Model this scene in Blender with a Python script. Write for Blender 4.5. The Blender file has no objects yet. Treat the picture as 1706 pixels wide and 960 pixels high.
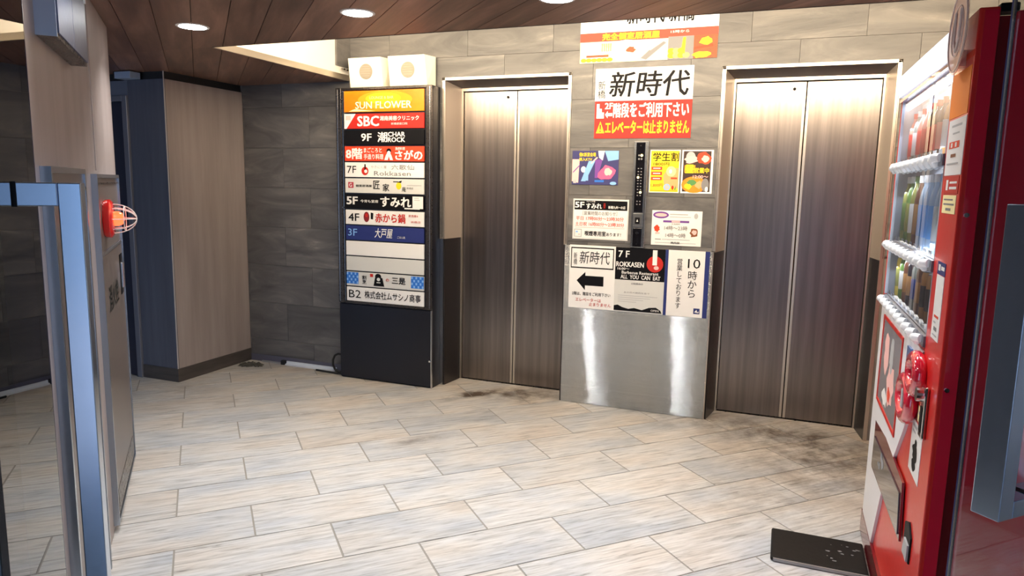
import bpy, bmesh, math, random
from mathutils import Vector, Matrix
random.seed(7)
SC = bpy.context.scene
COL = SC.collection
PI = math.pi
R2 = math.sqrt(2)
D45 = math.radians(45)

# ------------------------------------------------------------------ camera
cam_d = bpy.data.cameras.new('camera')
cam = bpy.data.objects.new('camera', cam_d); COL.objects.link(cam)
FW = Vector((-0.35547643, 0.92336453, -0.14503258))
RT = Vector((0.93206463, 0.36179765, 0.01892065))
UP = Vector((-0.06994311, 0.12845389, 0.98924596))
m3 = Matrix((RT, UP, -FW)).transposed()
cam.matrix_world = Matrix.Translation((0, -4.46073, 1.45246)) @ m3.to_4x4()
cam_d.sensor_width = 36; cam_d.lens = 1169.228 * 36 / 1706
cam_d.clip_start = 0.03; cam_d.clip_end = 200
SC.camera = cam

# ------------------------------------------------------------------ world, light, exposure
SC.view_settings.view_transform = 'Standard'
SC.view_settings.look = 'None'
SC.view_settings.gamma = 1.0
SC.view_settings.use_curve_mapping = False
SC.view_settings.exposure = 0.45
world = bpy.data.worlds.new('street_daylight'); SC.world = world
world.use_nodes = True
bg = world.node_tree.nodes['Background']
bg.inputs[0].default_value = (0.46, 0.66, 1.0, 1)
bg.inputs[1].default_value = 1.0

def area_light(name, loc, size, power, color, rot=(0, 0, 0), size_y=None, shape=None, spread=None):
    l = bpy.data.lights.new(name, 'AREA'); l.energy = power; l.color = color; l.size = size
    if size_y: l.shape = 'RECTANGLE'; l.size_y = size_y
    if shape: l.shape = shape
    if spread: l.spread = spread
    o = bpy.data.objects.new(name, l); COL.objects.link(o); o.location = loc; o.rotation_euler = rot
    return o
# sun high behind the building: it lights the street outside, the lobby stays in shade
sun = bpy.data.lights.new('sun', 'SUN'); sun.energy = 6; sun.color = (0.93, 0.95, 1.0); sun.angle = math.radians(1)
sun_o = bpy.data.objects.new('sun', sun); COL.objects.link(sun_o); sun_o.rotation_euler = (math.radians(-32), 0, 0)
# warm strip hidden behind the front edge of the raised ceiling, aimed at the lift wall
area_light('cove_light', (-0.9, -1.40, 2.32), 4.0, 60, (1.0, 0.80, 0.56), (math.radians(84), 0, 0), 0.10)
area_light('cove_light_up', (-0.9, -1.42, 2.34), 4.0, 22, (1.0, 0.84, 0.62), (math.radians(165), 0, 0), 0.08)

# ------------------------------------------------------------------ materials
MATS = {}
def new_mat(name):
    m = bpy.data.materials.new(name); m.use_nodes = True
    return m, m.node_tree, m.node_tree.nodes['Principled BSDF']
def plain(name, c, rough=0.5, metal=0.0, emit=0.0, alpha=1.0, coat=0.0, spec=None, trans=0.0, bump=0.0, scale=60, coat_ior=1.5):
    if name in MATS: return MATS[name]
    m, nt, b = new_mat(name)
    b.inputs['Base Color'].default_value = (*c, 1)
    b.inputs['Roughness'].default_value = rough
    b.inputs['Metallic'].default_value = metal
    b.inputs['Coat Weight'].default_value = coat
    b.inputs['Coat Roughness'].default_value = 0.05; b.inputs['Coat IOR'].default_value = coat_ior
    if spec is not None: b.inputs['Specular IOR Level'].default_value = spec
    if trans: b.inputs['Transmission Weight'].default_value = trans
    if emit:
        b.inputs['Emission Color'].default_value = (*c, 1); b.inputs['Emission Strength'].default_value = emit
    # faint procedural wear in the gloss
    n = nt.nodes.new('ShaderNodeTexNoise'); n.inputs['Scale'].default_value = scale; n.inputs['Detail'].default_value = 3
    tc = nt.nodes.new('ShaderNodeTexCoord'); nt.links.new(tc.outputs['Object'], n.inputs['Vector'])
    mr = nt.nodes.new('ShaderNodeMapRange'); mr.inputs['To Min'].default_value = max(0.0, rough - 0.04); mr.inputs['To Max'].default_value = min(1.0, rough + 0.04)
    nt.links.new(n.outputs['Fac'], mr.inputs['Value']); nt.links.new(mr.outputs['Result'], b.inputs['Roughness'])
    if bump:
        bp = nt.nodes.new('ShaderNodeBump'); bp.inputs['Strength'].default_value = bump; bp.inputs['Distance'].default_value = 0.002
        nt.links.new(n.outputs['Fac'], bp.inputs['Height']); nt.links.new(bp.outputs['Normal'], b.inputs['Normal'])
    MATS[name] = m
    return m
def ramp(nt, stops):
    r = nt.nodes.new('ShaderNodeValToRGB'); e = r.color_ramp.elements
    while len(e) > 1: e.remove(e[0])
    e[0].position = stops[0][0]; e[0].color = (*stops[0][1], 1)
    for p, c in stops[1:]:
        k = e.new(p); k.color = (*c, 1)
    return r
def streaky(name, stops, scale, rough, metal=0.0, bump=0.1, rand_space=True, detail=6, rough_var=0.08, dist=0.0, val_var=0.0, coat=0.0):
    """noise stretched along one local axis; each object gets its own patch of it"""
    m, nt, b = new_mat(name); L = nt.links.new
    tc = nt.nodes.new('ShaderNodeTexCoord'); mp = nt.nodes.new('ShaderNodeMapping')
    mp.inputs['Scale'].default_value = scale
    L(tc.outputs['Object'], mp.inputs['Vector'])
    oi = nt.nodes.new('ShaderNodeObjectInfo')
    mu = nt.nodes.new('ShaderNodeVectorMath'); mu.operation = 'SCALE'; mu.inputs[0].default_value = (37, 61, 23)
    L(oi.outputs['Random'], mu.inputs['Scale'])
    ad = nt.nodes.new('ShaderNodeVectorMath'); ad.operation = 'ADD'
    L(mp.outputs['Vector'], ad.inputs[0]); L(mu.outputs['Vector'], ad.inputs[1])
    n = nt.nodes.new('ShaderNodeTexNoise'); n.inputs['Scale'].default_value = 1; n.inputs['Detail'].default_value = detail
    n.inputs['Roughness'].default_value = 0.62; n.inputs['Distortion'].default_value = dist
    L((ad if rand_space else mp).outputs['Vector'], n.inputs['Vector'])
    r = ramp(nt, stops); L(n.outputs['Fac'], r.inputs['Fac'])
    out = r.outputs['Color']
    if val_var:
        mr = nt.nodes.new('ShaderNodeMapRange'); mr.inputs['To Min'].default_value = 1 - val_var; mr.inputs['To Max'].default_value = 1 + val_var
        L(oi.outputs['Random'], mr.inputs['Value'])
        hs = nt.nodes.new('ShaderNodeHueSaturation'); L(mr.outputs['Result'], hs.inputs['Value']); L(out, hs.inputs['Color']); out = hs.outputs['Color']
    L(out, b.inputs['Base Color'])
    b.inputs['Metallic'].default_value = metal; b.inputs['Coat Weight'].default_value = coat
    m2 = nt.nodes.new('ShaderNodeMapRange'); m2.inputs['To Min'].default_value = rough - rough_var; m2.inputs['To Max'].default_value = rough + rough_var
    L(n.outputs['Fac'], m2.inputs['Value']); L(m2.outputs['Result'], b.inputs['Roughness'])
    if bump:
        bp = nt.nodes.new('ShaderNodeBump'); bp.inputs['Strength'].default_value = bump; bp.inputs['Distance'].default_value = 0.003
        L(n.outputs['Fac'], bp.inputs['Height']); L(bp.outputs['Normal'], b.inputs['Normal'])
    MATS[name] = m
    return m

def floor_tile_mat():
    m, nt, b = new_mat('floor_tile'); L = nt.links.new; N = nt.nodes.new
    tc = N('ShaderNodeTexCoord'); oi = N('ShaderNodeObjectInfo'); geo = N('ShaderNodeNewGeometry')
    mu = N('ShaderNodeVectorMath'); mu.operation = 'SCALE'; mu.inputs[0].default_value = (41, 67, 13); L(oi.outputs['Random'], mu.inputs['Scale'])
    ad = N('ShaderNodeVectorMath'); ad.operation = 'ADD'; L(tc.outputs['Object'], ad.inputs[0]); L(mu.outputs['Vector'], ad.inputs[1])
    mp = N('ShaderNodeMapping'); mp.inputs['Scale'].default_value = (6, 70, 1); L(ad.outputs['Vector'], mp.inputs['Vector'])
    fine = N('ShaderNodeTexNoise'); fine.inputs['Scale'].default_value = 1; fine.inputs['Detail'].default_value = 6; fine.inputs['Roughness'].default_value = 0.65; fine.inputs['Distortion'].default_value = 0.6
    L(mp.outputs['Vector'], fine.inputs['Vector'])
    r1 = ramp(nt, [(0.28, (0.20, 0.195, 0.19)), (0.40, (0.43, 0.43, 0.425)), (0.52, (0.55, 0.55, 0.55)), (0.70, (0.66, 0.66, 0.66))]); L(fine.outputs['Fac'], r1.inputs['Fac'])
    mp2 = N('ShaderNodeMapping'); mp2.inputs['Scale'].default_value = (1.8, 4, 1); L(ad.outputs['Vector'], mp2.inputs['Vector'])
    big = N('ShaderNodeTexNoise'); big.inputs['Scale'].default_value = 1; big.inputs['Detail'].default_value = 4; L(mp2.outputs['Vector'], big.inputs['Vector'])
    r2 = ramp(nt, [(0.36, (0.78, 0.83, 0.90)), (0.48, (0.96, 0.97, 0.98)), (0.56, (1.0, 0.98, 0.955)), (0.68, (0.98, 0.915, 0.85))]); L(big.outputs['Fac'], r2.inputs['Fac'])
    mx = N('ShaderNodeMix'); mx.data_type = 'RGBA'; mx.blend_type = 'MULTIPLY'; mx.inputs[0].default_value = 1.0
    L(r1.outputs['Color'], mx.inputs[6]); L(r2.outputs['Color'], mx.inputs[7])
    # trodden-in dirt: a worn band along the lift wall plus a few smudges, all fixed to the floor
    sep = N('ShaderNodeSeparateXYZ'); L(geo.outputs['Position'], sep.inputs[0])
    dn = N('ShaderNodeTexNoise'); dn.inputs['Scale'].default_value = 5.5; dn.inputs['Detail'].default_value = 6; dn.inputs['Roughness'].default_value = 0.7; L(geo.outputs['Position'], dn.inputs['Vector'])
    def spot(x, y, rx, ry, ang, amt):
        mpp = N('ShaderNodeMapping'); mpp.vector_type = 'TEXTURE'; mpp.inputs['Location'].default_value = (x, y, 0); mpp.inputs['Rotation'].default_value = (0, 0, ang); mpp.inputs['Scale'].default_value = (rx, ry, 1e3)
        L(geo.outputs['Position'], mpp.inputs['Vector'])
        ln = N('ShaderNodeVectorMath'); ln.operation = 'LENGTH'; L(mpp.outputs['Vector'], ln.inputs[0])
        mr = N('ShaderNodeMapRange'); mr.inputs['From Min'].default_value = 1.0; mr.inputs['From Max'].default_value = 0.0; mr.inputs['To Max'].default_value = amt; L(ln.outputs['Value'], mr.inputs['Value'])
        return mr.outputs['Result']
    vals = [spot(-1.62, 0.02, 0.36, 0.26, 0.3, 1.7), spot(-1.95, -0.12, 0.34, 0.09, 1.0, 2.2), spot(-0.2, -0.05, 0.75, 0.38, 0, 1.1), spot(0.35, -0.35, 0.7, 0.6, 0, 1.1),
            spot(-1.9, -0.10, 0.12, 0.10, 0, 1.0), spot(-2.75, -0.95, 0.16, 0.06, 0.8, 0.9), spot(-3.35, -0.95, 0.12, 0.06, 0.8, 0.9), spot(-1.85, -1.05, 0.28, 0.08, 0.8, 1.0),
            spot(0.1, -1.0, 0.8, 0.6, 0.7, 0.55), spot(-3.9, -0.9, 0.5, 0.4, 0, 0.5), spot(-3.2, -0.05, 1.2, 0.16, 0, 0.5)]
    acc = vals[0]
    for v in vals[1:]:
        a = N('ShaderNodeMath'); a.operation = 'ADD'; L(acc, a.inputs[0]); L(v, a.inputs[1]); acc = a.outputs[0]
    dm = N('ShaderNodeMapRange'); dm.inputs['From Min'].default_value = 0.38; dm.inputs['From Max'].default_value = 0.68; L(dn.outputs['Fac'], dm.inputs['Value'])
    pr = N('ShaderNodeMath'); pr.operation = 'MULTIPLY'; pr.use_clamp = True; L(acc, pr.inputs[0]); L(dm.outputs['Result'], pr.inputs[1])
    mx2 = N('ShaderNodeMix'); mx2.data_type = 'RGBA'; L(pr.outputs[0], mx2.inputs[0]); L(mx.outputs[2], mx2.inputs[6]); mx2.inputs[7].default_value = (0.085, 0.062, 0.045, 1)
    # far band is warmer and yellower towards the lift wall
    wb = N('ShaderNodeMapRange'); wb.inputs['From Min'].default_value = -1.6; wb.inputs['From Max'].default_value = 0.0; wb.inputs['To Max'].default_value = 0.55; L(sep.outputs[1], wb.inputs['Value'])
    mx3 = N('ShaderNodeMix'); mx3.data_type = 'RGBA'; mx3.blend_type = 'MULTIPLY'; L(wb.outputs['Result'], mx3.inputs[0]); L(mx2.outputs[2], mx3.inputs[6]); mx3.inputs[7].default_value = (0.98, 0.84, 0.66, 1)
    mr = N('ShaderNodeMapRange'); mr.inputs['To Min'].default_value = 0.94; mr.inputs['To Max'].default_value = 1.05; L(oi.outputs['Random'], mr.inputs['Value'])
    hs = N('ShaderNodeHueSaturation'); L(mr.outputs['Result'], hs.inputs['Value']); L(mx3.outputs[2], hs.inputs['Color'])
    L(hs.outputs['Color'], b.inputs['Base Color'])
    rr = N('ShaderNodeMapRange'); rr.inputs['To Min'].default_value = 0.28; rr.inputs['To Max'].default_value = 0.5; L(big.outputs['Fac'], rr.inputs['Value']); L(rr.outputs['Result'], b.inputs['Roughness'])
    bp = N('ShaderNodeBump'); bp.inputs['Strength'].default_value = 0.18; bp.inputs['Distance'].default_value = 0.002; L(fine.outputs['Fac'], bp.inputs['Height']); L(bp.outputs['Normal'], b.inputs['Normal'])
    MATS['floor_tile'] = m
    return m

def slate_mat(name, stops):
    m, nt, b = new_mat(name); L = nt.links.new; N = nt.nodes.new
    geo = N('ShaderNodeNewGeometry'); oi = N('ShaderNodeObjectInfo')
    mu = N('ShaderNodeVectorMath'); mu.operation = 'SCALE'; mu.inputs[0].default_value = (11, 17, 5); L(oi.outputs['Random'], mu.inputs['Scale'])
    ad = N('ShaderNodeVectorMath'); ad.operation = 'ADD'; L(geo.outputs['Position'], ad.inputs[0]); L(mu.outputs['Vector'], ad.inputs[1])
    mp = N('ShaderNodeMapping'); mp.inputs['Rotation'].default_value = (0, math.radians(33), 0); mp.inputs['Scale'].default_value = (1.6, 1.6, 7); L(ad.outputs['Vector'], mp.inputs['Vector'])
    n = N('ShaderNodeTexNoise'); n.inputs['Scale'].default_value = 1.0; n.inputs['Detail'].default_value = 7; n.inputs['Roughness'].default_value = 0.6; n.inputs['Distortion'].default_value = 1.2; L(mp.outputs['Vector'], n.inputs['Vector'])
    r = ramp(nt, stops); L(n.outputs['Fac'], r.inputs['Fac']); L(r.outputs['Color'], b.inputs['Base Color'])
    b.inputs['Roughness'].default_value = 0.42
    bp = N('ShaderNodeBump'); bp.inputs['Strength'].default_value = 0.5; bp.inputs['Distance'].default_value = 0.006; L(n.outputs['Fac'], bp.inputs['Height']); L(bp.outputs['Normal'], b.inputs['Normal'])
    MATS[name] = m
    return m

def hairline(name, c, rough, aniso, vertical_grain, stops=None, rotation=0.0, nscale=(3, 3, 200), var=(0.85, 1.1)):
    m, nt, b = new_mat(name); L = nt.links.new; N = nt.nodes.new
    tc = N('ShaderNodeTexCoord'); mp = N('ShaderNodeMapping'); mp.inputs['Scale'].default_value = nscale; L(tc.outputs['Object'], mp.inputs['Vector'])
    n = N('ShaderNodeTexNoise'); n.inputs['Scale'].default_value = 1; n.inputs['Detail'].default_value = 5; n.inputs['Roughness'].default_value = 0.6; L(mp.outputs['Vector'], n.inputs['Vector'])
    r = ramp(nt, [(0.36, tuple(v * var[0] for v in c)), (0.7, tuple(v * var[1] for v in c))]); L(n.outputs['Fac'], r.inputs['Fac']); L(r.outputs['Color'], b.inputs['Base Color'])
    b.inputs['Metallic'].default_value = 1.0; b.inputs['Roughness'].default_value = rough
    b.inputs['Anisotropic'].default_value = aniso; b.inputs['Anisotropic Rotation'].default_value = rotation
    tg = N('ShaderNodeTangent'); tg.direction_type = 'UV_MAP'; tg.uv_map = 'uv'; L(tg.outputs['Tangent'], b.inputs['Tangent'])
    MATS[name] = m
    return m

M_TILE = floor_tile_mat()
M_GROUT = plain('grout', (0.30, 0.285, 0.26), 0.8)
M_SLATE = slate_mat('slate', [(0.30, (0.072, 0.071, 0.074)), (0.52, (0.122, 0.119, 0.119)), (0.64, (0.170, 0.163, 0.158)), (0.74, (0.29, 0.27, 0.25))])
M_SLATEGROUT = plain('slate_joint', (0.30, 0.28, 0.26), 0.8)
M_PLANK = streaky('ceiling_plank', [(0.3, (0.100, 0.053, 0.038)), (0.5, (0.19, 0.103, 0.074)), (0.68, (0.30, 0.172, 0.125))], (16, 1.6, 4), 0.42, bump=0.12, val_var=0.16, dist=0.4)
M_DARK = plain('shadow_black', (0.012, 0.012, 0.014), 0.7)
M_WHITEPAINT = plain('white_paint', (0.86, 0.84, 0.78), 0.6)
M_BEIGE = streaky('beige_laminate', [(0.3, (0.255, 0.215, 0.205)), (0.55, (0.31, 0.265, 0.255)), (0.75, (0.34, 0.30, 0.29))], (14, 14, 1.0), 0.40, bump=0.03, rand_space=False, rough_var=0.04)
M_BLUELAM = streaky('slate_blue_laminate', [(0.3, (0.070, 0.078, 0.105)), (0.7, (0.105, 0.115, 0.150))], (14, 14, 1.0), 0.45, bump=0.03, rand_space=False, rough_var=0.04)
M_BASE = streaky('dark_baseboard', [(0.3, (0.040, 0.034, 0.032)), (0.7, (0.085, 0.072, 0.066))], (3, 3, 30), 0.5, bump=0.1, rand_space=False)
M_FRAME = plain('champagne_steel', (0.56, 0.50, 0.43), 0.30, 0.85)
M_JAMB = plain('jamb_paint', (0.40, 0.345, 0.30), 0.38, 0.25)
M_SOFFIT = plain('jamb_soffit', (0.13, 0.11, 0.115), 0.4, 0.4)
M_JAMBLOW = plain('jamb_lower_steel', (0.075, 0.068, 0.068), 0.32, 0.8)
def slit_steel(name, c):
    '''sheet steel ground across: each hairline tips the surface up or down, so lamps smear into upright streaks'''
    m, nt, b = new_mat(name); L = nt.links.new; N = nt.nodes.new
    geo = N('ShaderNodeNewGeometry'); sep = N('ShaderNodeSeparateXYZ'); L(geo.outputs['Position'], sep.inputs[0])
    mu = N('ShaderNodeMath'); mu.operation = 'MULTIPLY'; mu.inputs[1].default_value = 9000; L(sep.outputs[2], mu.inputs[0])
    wn = N('ShaderNodeTexNoise'); wn.noise_dimensions = '1D'; wn.inputs['Scale'].default_value = 1; wn.inputs['Detail'].default_value = 3; L(mu.outputs[0], wn.inputs['W'])
    mr = N('ShaderNodeMapRange'); mr.clamp = False; mr.inputs['From Min'].default_value = 0.25; mr.inputs['From Max'].default_value = 0.75; mr.inputs['To Min'].default_value = -0.75; mr.inputs['To Max'].default_value = 0.75; L(wn.outputs['Fac'], mr.inputs['Value'])
    wv = N('ShaderNodeTexNoise'); wv.inputs['Scale'].default_value = 5; wv.inputs['Detail'].default_value = 1; L(geo.outputs['Position'], wv.inputs['Vector'])
    m2 = N('ShaderNodeMapRange'); m2.inputs['To Min'].default_value = -0.002; m2.inputs['To Max'].default_value = 0.002; L(wv.outputs['Fac'], m2.inputs['Value'])
    cb = N('ShaderNodeCombineXYZ'); L(mr.outputs['Result'], cb.inputs[2]); L(m2.outputs['Result'], cb.inputs[0])
    ad = N('ShaderNodeVectorMath'); ad.operation = 'ADD'; L(geo.outputs['Normal'], ad.inputs[0]); L(cb.outputs[0], ad.inputs[1])
    no = N('ShaderNodeVectorMath'); no.operation = 'NORMALIZE'; L(ad.outputs[0], no.inputs[0]); L(no.outputs[0], b.inputs['Normal'])
    b.inputs['Base Color'].default_value = (*c, 1); b.inputs['Metallic'].default_value = 1; b.inputs['Roughness'].default_value = 0.07
    MATS[name] = m
    return m
M_STEEL = slit_steel('hairline_steel', (0.56, 0.59, 0.62))
M_DOOR = hairline('lift_door_steel', (0.27, 0.235, 0.215), 0.34, 0.6, True, rotation=0.0, nscale=(22, 22, 0.7), var=(0.78, 1.15))
M_BROWNSTEEL = hairline('brown_steel', (0.20, 0.175, 0.16), 0.35, 0.5, True, rotation=0.0, nscale=(26, 26, 0.9))
M_CHROME = plain('chrome', (0.75, 0.76, 0.78), 0.12, 1.0)
M_SATIN = plain('satin_steel', (0.62, 0.64, 0.66), 0.24, 1.0)
M_BLACK = plain('black_metal', (0.010, 0.011, 0.018), 0.30, 0.2)
M_BLACKGLOSS = plain('black_gloss', (0.006, 0.006, 0.009), 0.12, 0.0, coat=0.5)
M_BRONZE = plain('bronze_frame', (0.085, 0.075, 0.07), 0.28, 0.8)
M_RUBBER = plain('black_rubber', (0.012, 0.012, 0.012), 0.55)
M_CREAM = plain('cream_plastic', (0.86, 0.83, 0.70), 0.45)
M_GRILLE = plain('speaker_grille', (0.33, 0.29, 0.23), 0.7)
M_WHITE = plain('print_white', (0.80, 0.80, 0.80), 0.62)
M_OFFWHITE = plain('print_offwhite', (0.62, 0.63, 0.62), 0.62)
M_LGREY = plain('print_light_grey', (0.42, 0.43, 0.45), 0.62)
M_MGREY = plain('print_grey', (0.20, 0.20, 0.21), 0.62)
M_INK = plain('print_black', (0.006, 0.006, 0.008), 0.5, spec=0.12)
M_RED = plain('print_red', (0.52, 0.014, 0.007), 0.62)
M_ORRED = plain('print_orange_red', (0.70, 0.05, 0.012), 0.62)
M_ORANGE = plain('print_orange', (0.90, 0.24, 0.01), 0.62)
M_AMBER = plain('print_amber', (0.90, 0.36, 0.008), 0.62)
M_YELLOW = plain('print_yellow', (0.85, 0.62, 0.01), 0.62)
M_PALEY = plain('print_pale_yellow', (0.96, 0.86, 0.45), 0.62)
M_NAVY = plain('print_navy', (0.012, 0.025, 0.16), 0.62)
M_BLUE = plain('print_blue', (0.02, 0.16, 0.62), 0.62)
M_SKYB = plain('print_sky_blue', (0.22, 0.45, 0.85), 0.62)
M_PURPLE = plain('print_purple', (0.16, 0.05, 0.30), 0.62)
M_PINK = plain('print_pink', (0.90, 0.10, 0.25), 0.62)
M_PALEPINK = plain('print_pale_pink', (0.85, 0.50, 0.48), 0.62)
M_BROWN = plain('print_brown', (0.22, 0.07, 0.025), 0.62)
M_TAN = plain('print_tan', (0.66, 0.36, 0.15), 0.62)
M_GREEN = plain('print_green', (0.08, 0.25, 0.07), 0.62)
M_MACHRED = plain('machine_red', (0.78, 0.012, 0.050), 0.16, coat=1.0, coat_ior=2.2)
M_FRONTRED = plain('front_red', (0.70, 0.016, 0.012), 0.32, coat=0.25)
M_MACHDARK = plain('machine_dark_red', (0.16, 0.004, 0.008), 0.25, coat=0.6)
M_MACHWHITE = plain('machine_white', (0.84, 0.85, 0.90), 0.35)
M_HEADER = plain('lit_header', (0.80, 0.87, 1.0), 0.3, emit=0.5)
M_DISC = plain('lamp_disc', (1.0, 0.99, 0.95), 0.4, emit=40)
M_LED = plain('led_strip', (1.0, 0.80, 0.52), 0.4, emit=6)
M_LENS = plain('red_lens', (1.0, 0.10, 0.03), 0.2, emit=2.0)
M_TUBE = plain('display_tube', (0.85, 0.92, 1.0), 0.3, emit=5)
M_BTNLIT = plain('lit_button', (1.0, 0.80, 0.30), 0.3, emit=3.0)
def glass_mat(name, c, rough=0.0, mix=0.10):
    m, nt, b = new_mat(name); N = nt.nodes.new; L = nt.links.new
    nt.nodes.remove(b)
    out = nt.nodes['Material Output']
    tr = N('ShaderNodeBsdfTransparent'); tr.inputs[0].default_value = (*c, 1)
    gl = N('ShaderNodeBsdfGlossy'); gl.inputs['Roughness'].default_value = rough; gl.inputs[0].default_value = (1, 1, 1, 1)
    fr = N('ShaderNodeFresnel'); fr.inputs[0].default_value = 1.52
    ns = N('ShaderNodeTexNoise'); ns.inputs['Scale'].default_value = 1.5
    tc = N('ShaderNodeTexCoord'); L(tc.outputs['Object'], ns.inputs['Vector'])
    bp = N('ShaderNodeBump'); bp.inputs['Strength'].default_value = 0.01; bp.inputs['Distance'].default_value = 0.01; L(ns.outputs['Fac'], bp.inputs['Height']); L(bp.outputs['Normal'], gl.inputs['Normal'])
    mx = N('ShaderNodeMixShader'); L(fr.outputs[0], mx.inputs[0]); L(tr.outputs[0], mx.inputs[1]); L(gl.outputs[0], mx.inputs[2]); L(mx.outputs[0], out.inputs['Surface'])
    MATS[name] = m
    return m
M_GLASS = glass_mat('door_glass', (0.90, 0.93, 0.92))
M_WINGLASS = glass_mat('display_glass', (0.95, 0.95, 0.95))
M_GLASSEDGE = plain('glass_edge', (0.05, 0.05, 0.12), 0.2)
def translucent(name, c, a):
    m, nt, b = new_mat(name); b.inputs['Base Color'].default_value = (*c, 1); b.inputs['Alpha'].default_value = a; b.inputs['Roughness'].default_value = 0.3
    MATS[name] = m
    return m
M_STICKER = translucent('clear_sticker', (0.80, 0.50, 0.42), 0.60)

# ------------------------------------------------------------------ mesh helpers
class MB:
    def __init__(s): s.v = []; s.f = []; s.mi = []; s.mats = []
    def slot(s, mat):
        if mat is None: return 0
        if mat not in s.mats: s.mats.append(mat)
        return s.mats.index(mat)
    def face(s, pts, mat=None):
        i = len(s.v); s.v += [tuple(p) for p in pts]; s.f.append(tuple(range(i, i + len(pts)))); s.mi.append(s.slot(mat)); return s
    def solid(s, vs, fs, mat=None):
        i = len(s.v); s.v += [tuple(p) for p in vs]; k = s.slot(mat)
        for f in fs: s.f.append(tuple(i + q for q in f)); s.mi.append(k)
        return s
    def box(s, x0, x1, y0, y1, z0, z1, mat=None):
        x0, x1 = min(x0, x1), max(x0, x1); y0, y1 = min(y0, y1), max(y0, y1); z0, z1 = min(z0, z1), max(z0, z1)
        return s.solid([(x0, y0, z0), (x1, y0, z0), (x1, y1, z0), (x0, y1, z0), (x0, y0, z1), (x1, y0, z1), (x1, y1, z1), (x0, y1, z1)],
                       [(0, 3, 2, 1), (4, 5, 6, 7), (0, 1, 5, 4), (1, 2, 6, 5), (2, 3, 7, 6), (3, 0, 4, 7)], mat)
    def extrude(s, poly, axis, a, b, mat=None):
        """poly: list of 2D points in the plane across the axis, extruded from a to b"""
        def P(p, t): return {'x': (t, p[0], p[1]), 'y': (p[0], t, p[1]), 'z': (p[0], p[1], t)}[axis]
        n = len(poly); vs = [P(p, a) for p in poly] + [P(p, b) for p in poly]
        fs = [tuple(range(n)), tuple(range(2 * n - 1, n - 1, -1))] + [(i, n + i, n + (i + 1) % n, (i + 1) % n) for i in range(n)]
        return s.solid(vs, fs, mat)
    def cyl(s, c, r, axis, a, b, n=24, mat=None, r2=None):
        r2 = r if r2 is None else r2
        def P(t, rr, k):
            u = c[0] + rr * math.cos(2 * PI * k / n); w = c[1] + rr * math.sin(2 * PI * k / n)
            return {'x': (t, u, w), 'y': (u, t, w), 'z': (u, w, t)}[axis]
        vs = [P(a, r, k) for k in range(n)] + [P(b, r2, k) for k in range(n)]
        fs = [tuple(range(n)), tuple(range(2 * n - 1, n - 1, -1))] + [(i, n + i, n + (i + 1) % n, (i + 1) % n) for i in range(n)]
        return s.solid(vs, fs, mat)
    def lathe(s, prof, n=16, c=(0, 0), mat=None, axis='z'):
        vs = []; fs = []
        for r, z in prof:
            for k in range(n):
                a = 2 * PI * k / n; u = c[0] + r * math.cos(a); w = c[1] + r * math.sin(a)
                vs.append((u, w, z) if axis == 'z' else ((u, z, w) if axis == 'y' else (z, u, w)))
        for i in range(len(prof) - 1):
            for k in range(n): fs.append((i * n + k, i * n + (k + 1) % n, (i + 1) * n + (k + 1) % n, (i + 1) * n + k))
        fs.append(tuple(range(n - 1, -1, -1))); fs.append(tuple((len(prof) - 1) * n + k for k in range(n)))
        return s.solid(vs, fs, mat)
    def tube(s, path, r, n=8, mat=None, closed=False):
        path = [Vector(p) for p in path]; N = len(path); vs = []; fs = []
        prev = None
        for i, p in enumerate(path):
            d = (path[(i + 1) % N] - path[i - 1]) if closed else (path[min(i + 1, N - 1)] - path[max(i - 1, 0)])
            d.normalize()
            if prev is None:
                prev = d.orthogonal().normalized()
            u = (prev - d * prev.dot(d)).normalized(); prev = u; w = d.cross(u)
            for k in range(n):
                a = 2 * PI * k / n; vs.append(tuple(p + u * math.cos(a) * r + w * math.sin(a) * r))
        for i in range(N if closed else N - 1):
            j = (i + 1) % N
            for k in range(n): fs.append((i * n + k, i * n + (k + 1) % n, j * n + (k + 1) % n, j * n + k))
        if not closed: fs.append(tuple(range(n - 1, -1, -1))); fs.append(tuple((N - 1) * n + k for k in range(n)))
        return s.solid(vs, fs, mat)

def parent_to(o, p):
    if p is not None: o.parent = p
def part(name, mb, mat, parent=None, bevel=0.0, smooth=False, label=None, uv=False, loc=None, seg=2):
    me = bpy.data.meshes.new(name); me.from_pydata(mb.v, [], mb.f)
    mats = mb.mats if mb.mats else [mat]
    for q in mats: me.materials.append(q)
    if mb.mats:
        for p, i in zip(me.polygons, mb.mi): p.material_index = i
    bm = bmesh.new(); bm.from_mesh(me); bmesh.ops.recalc_face_normals(bm, faces=bm.faces)
    if bevel: bmesh.ops.bevel(bm, geom=[e for e in bm.edges if len(e.link_faces) == 2 and e.calc_face_angle(0) > 0.5], offset=bevel, segments=seg, profile=0.5, affect='EDGES')
    if uv:
        l = bm.loops.layers.uv.new('uv')
        for f in bm.faces:
            for lp in f.loops: lp[l].uv = (lp.vert.co.x + lp.vert.co.y * 0.37, lp.vert.co.z)
    bm.to_mesh(me); bm.free()
    if smooth:
        for p in me.polygons: p.use_smooth = True
        me.set_sharp_from_angle(angle=math.radians(40))
    o = bpy.data.objects.new(name, me); COL.objects.link(o); parent_to(o, parent)
    if loc: o.location = loc
    if label: o['label'] = label
    return o
def sheet(name, mb, mat, parent=None, label=None):
    """flat print: faces keep their given winding"""
    me = bpy.data.meshes.new(name); me.from_pydata(mb.v, [], mb.f)
    for q in (mb.mats or [mat]): me.materials.append(q)
    if mb.mats:
        for p, i in zip(me.polygons, mb.mi): p.material_index = i
    o = bpy.data.objects.new(name, me); COL.objects.link(o); parent_to(o, parent)
    if label: o['label'] = label
    return o
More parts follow.
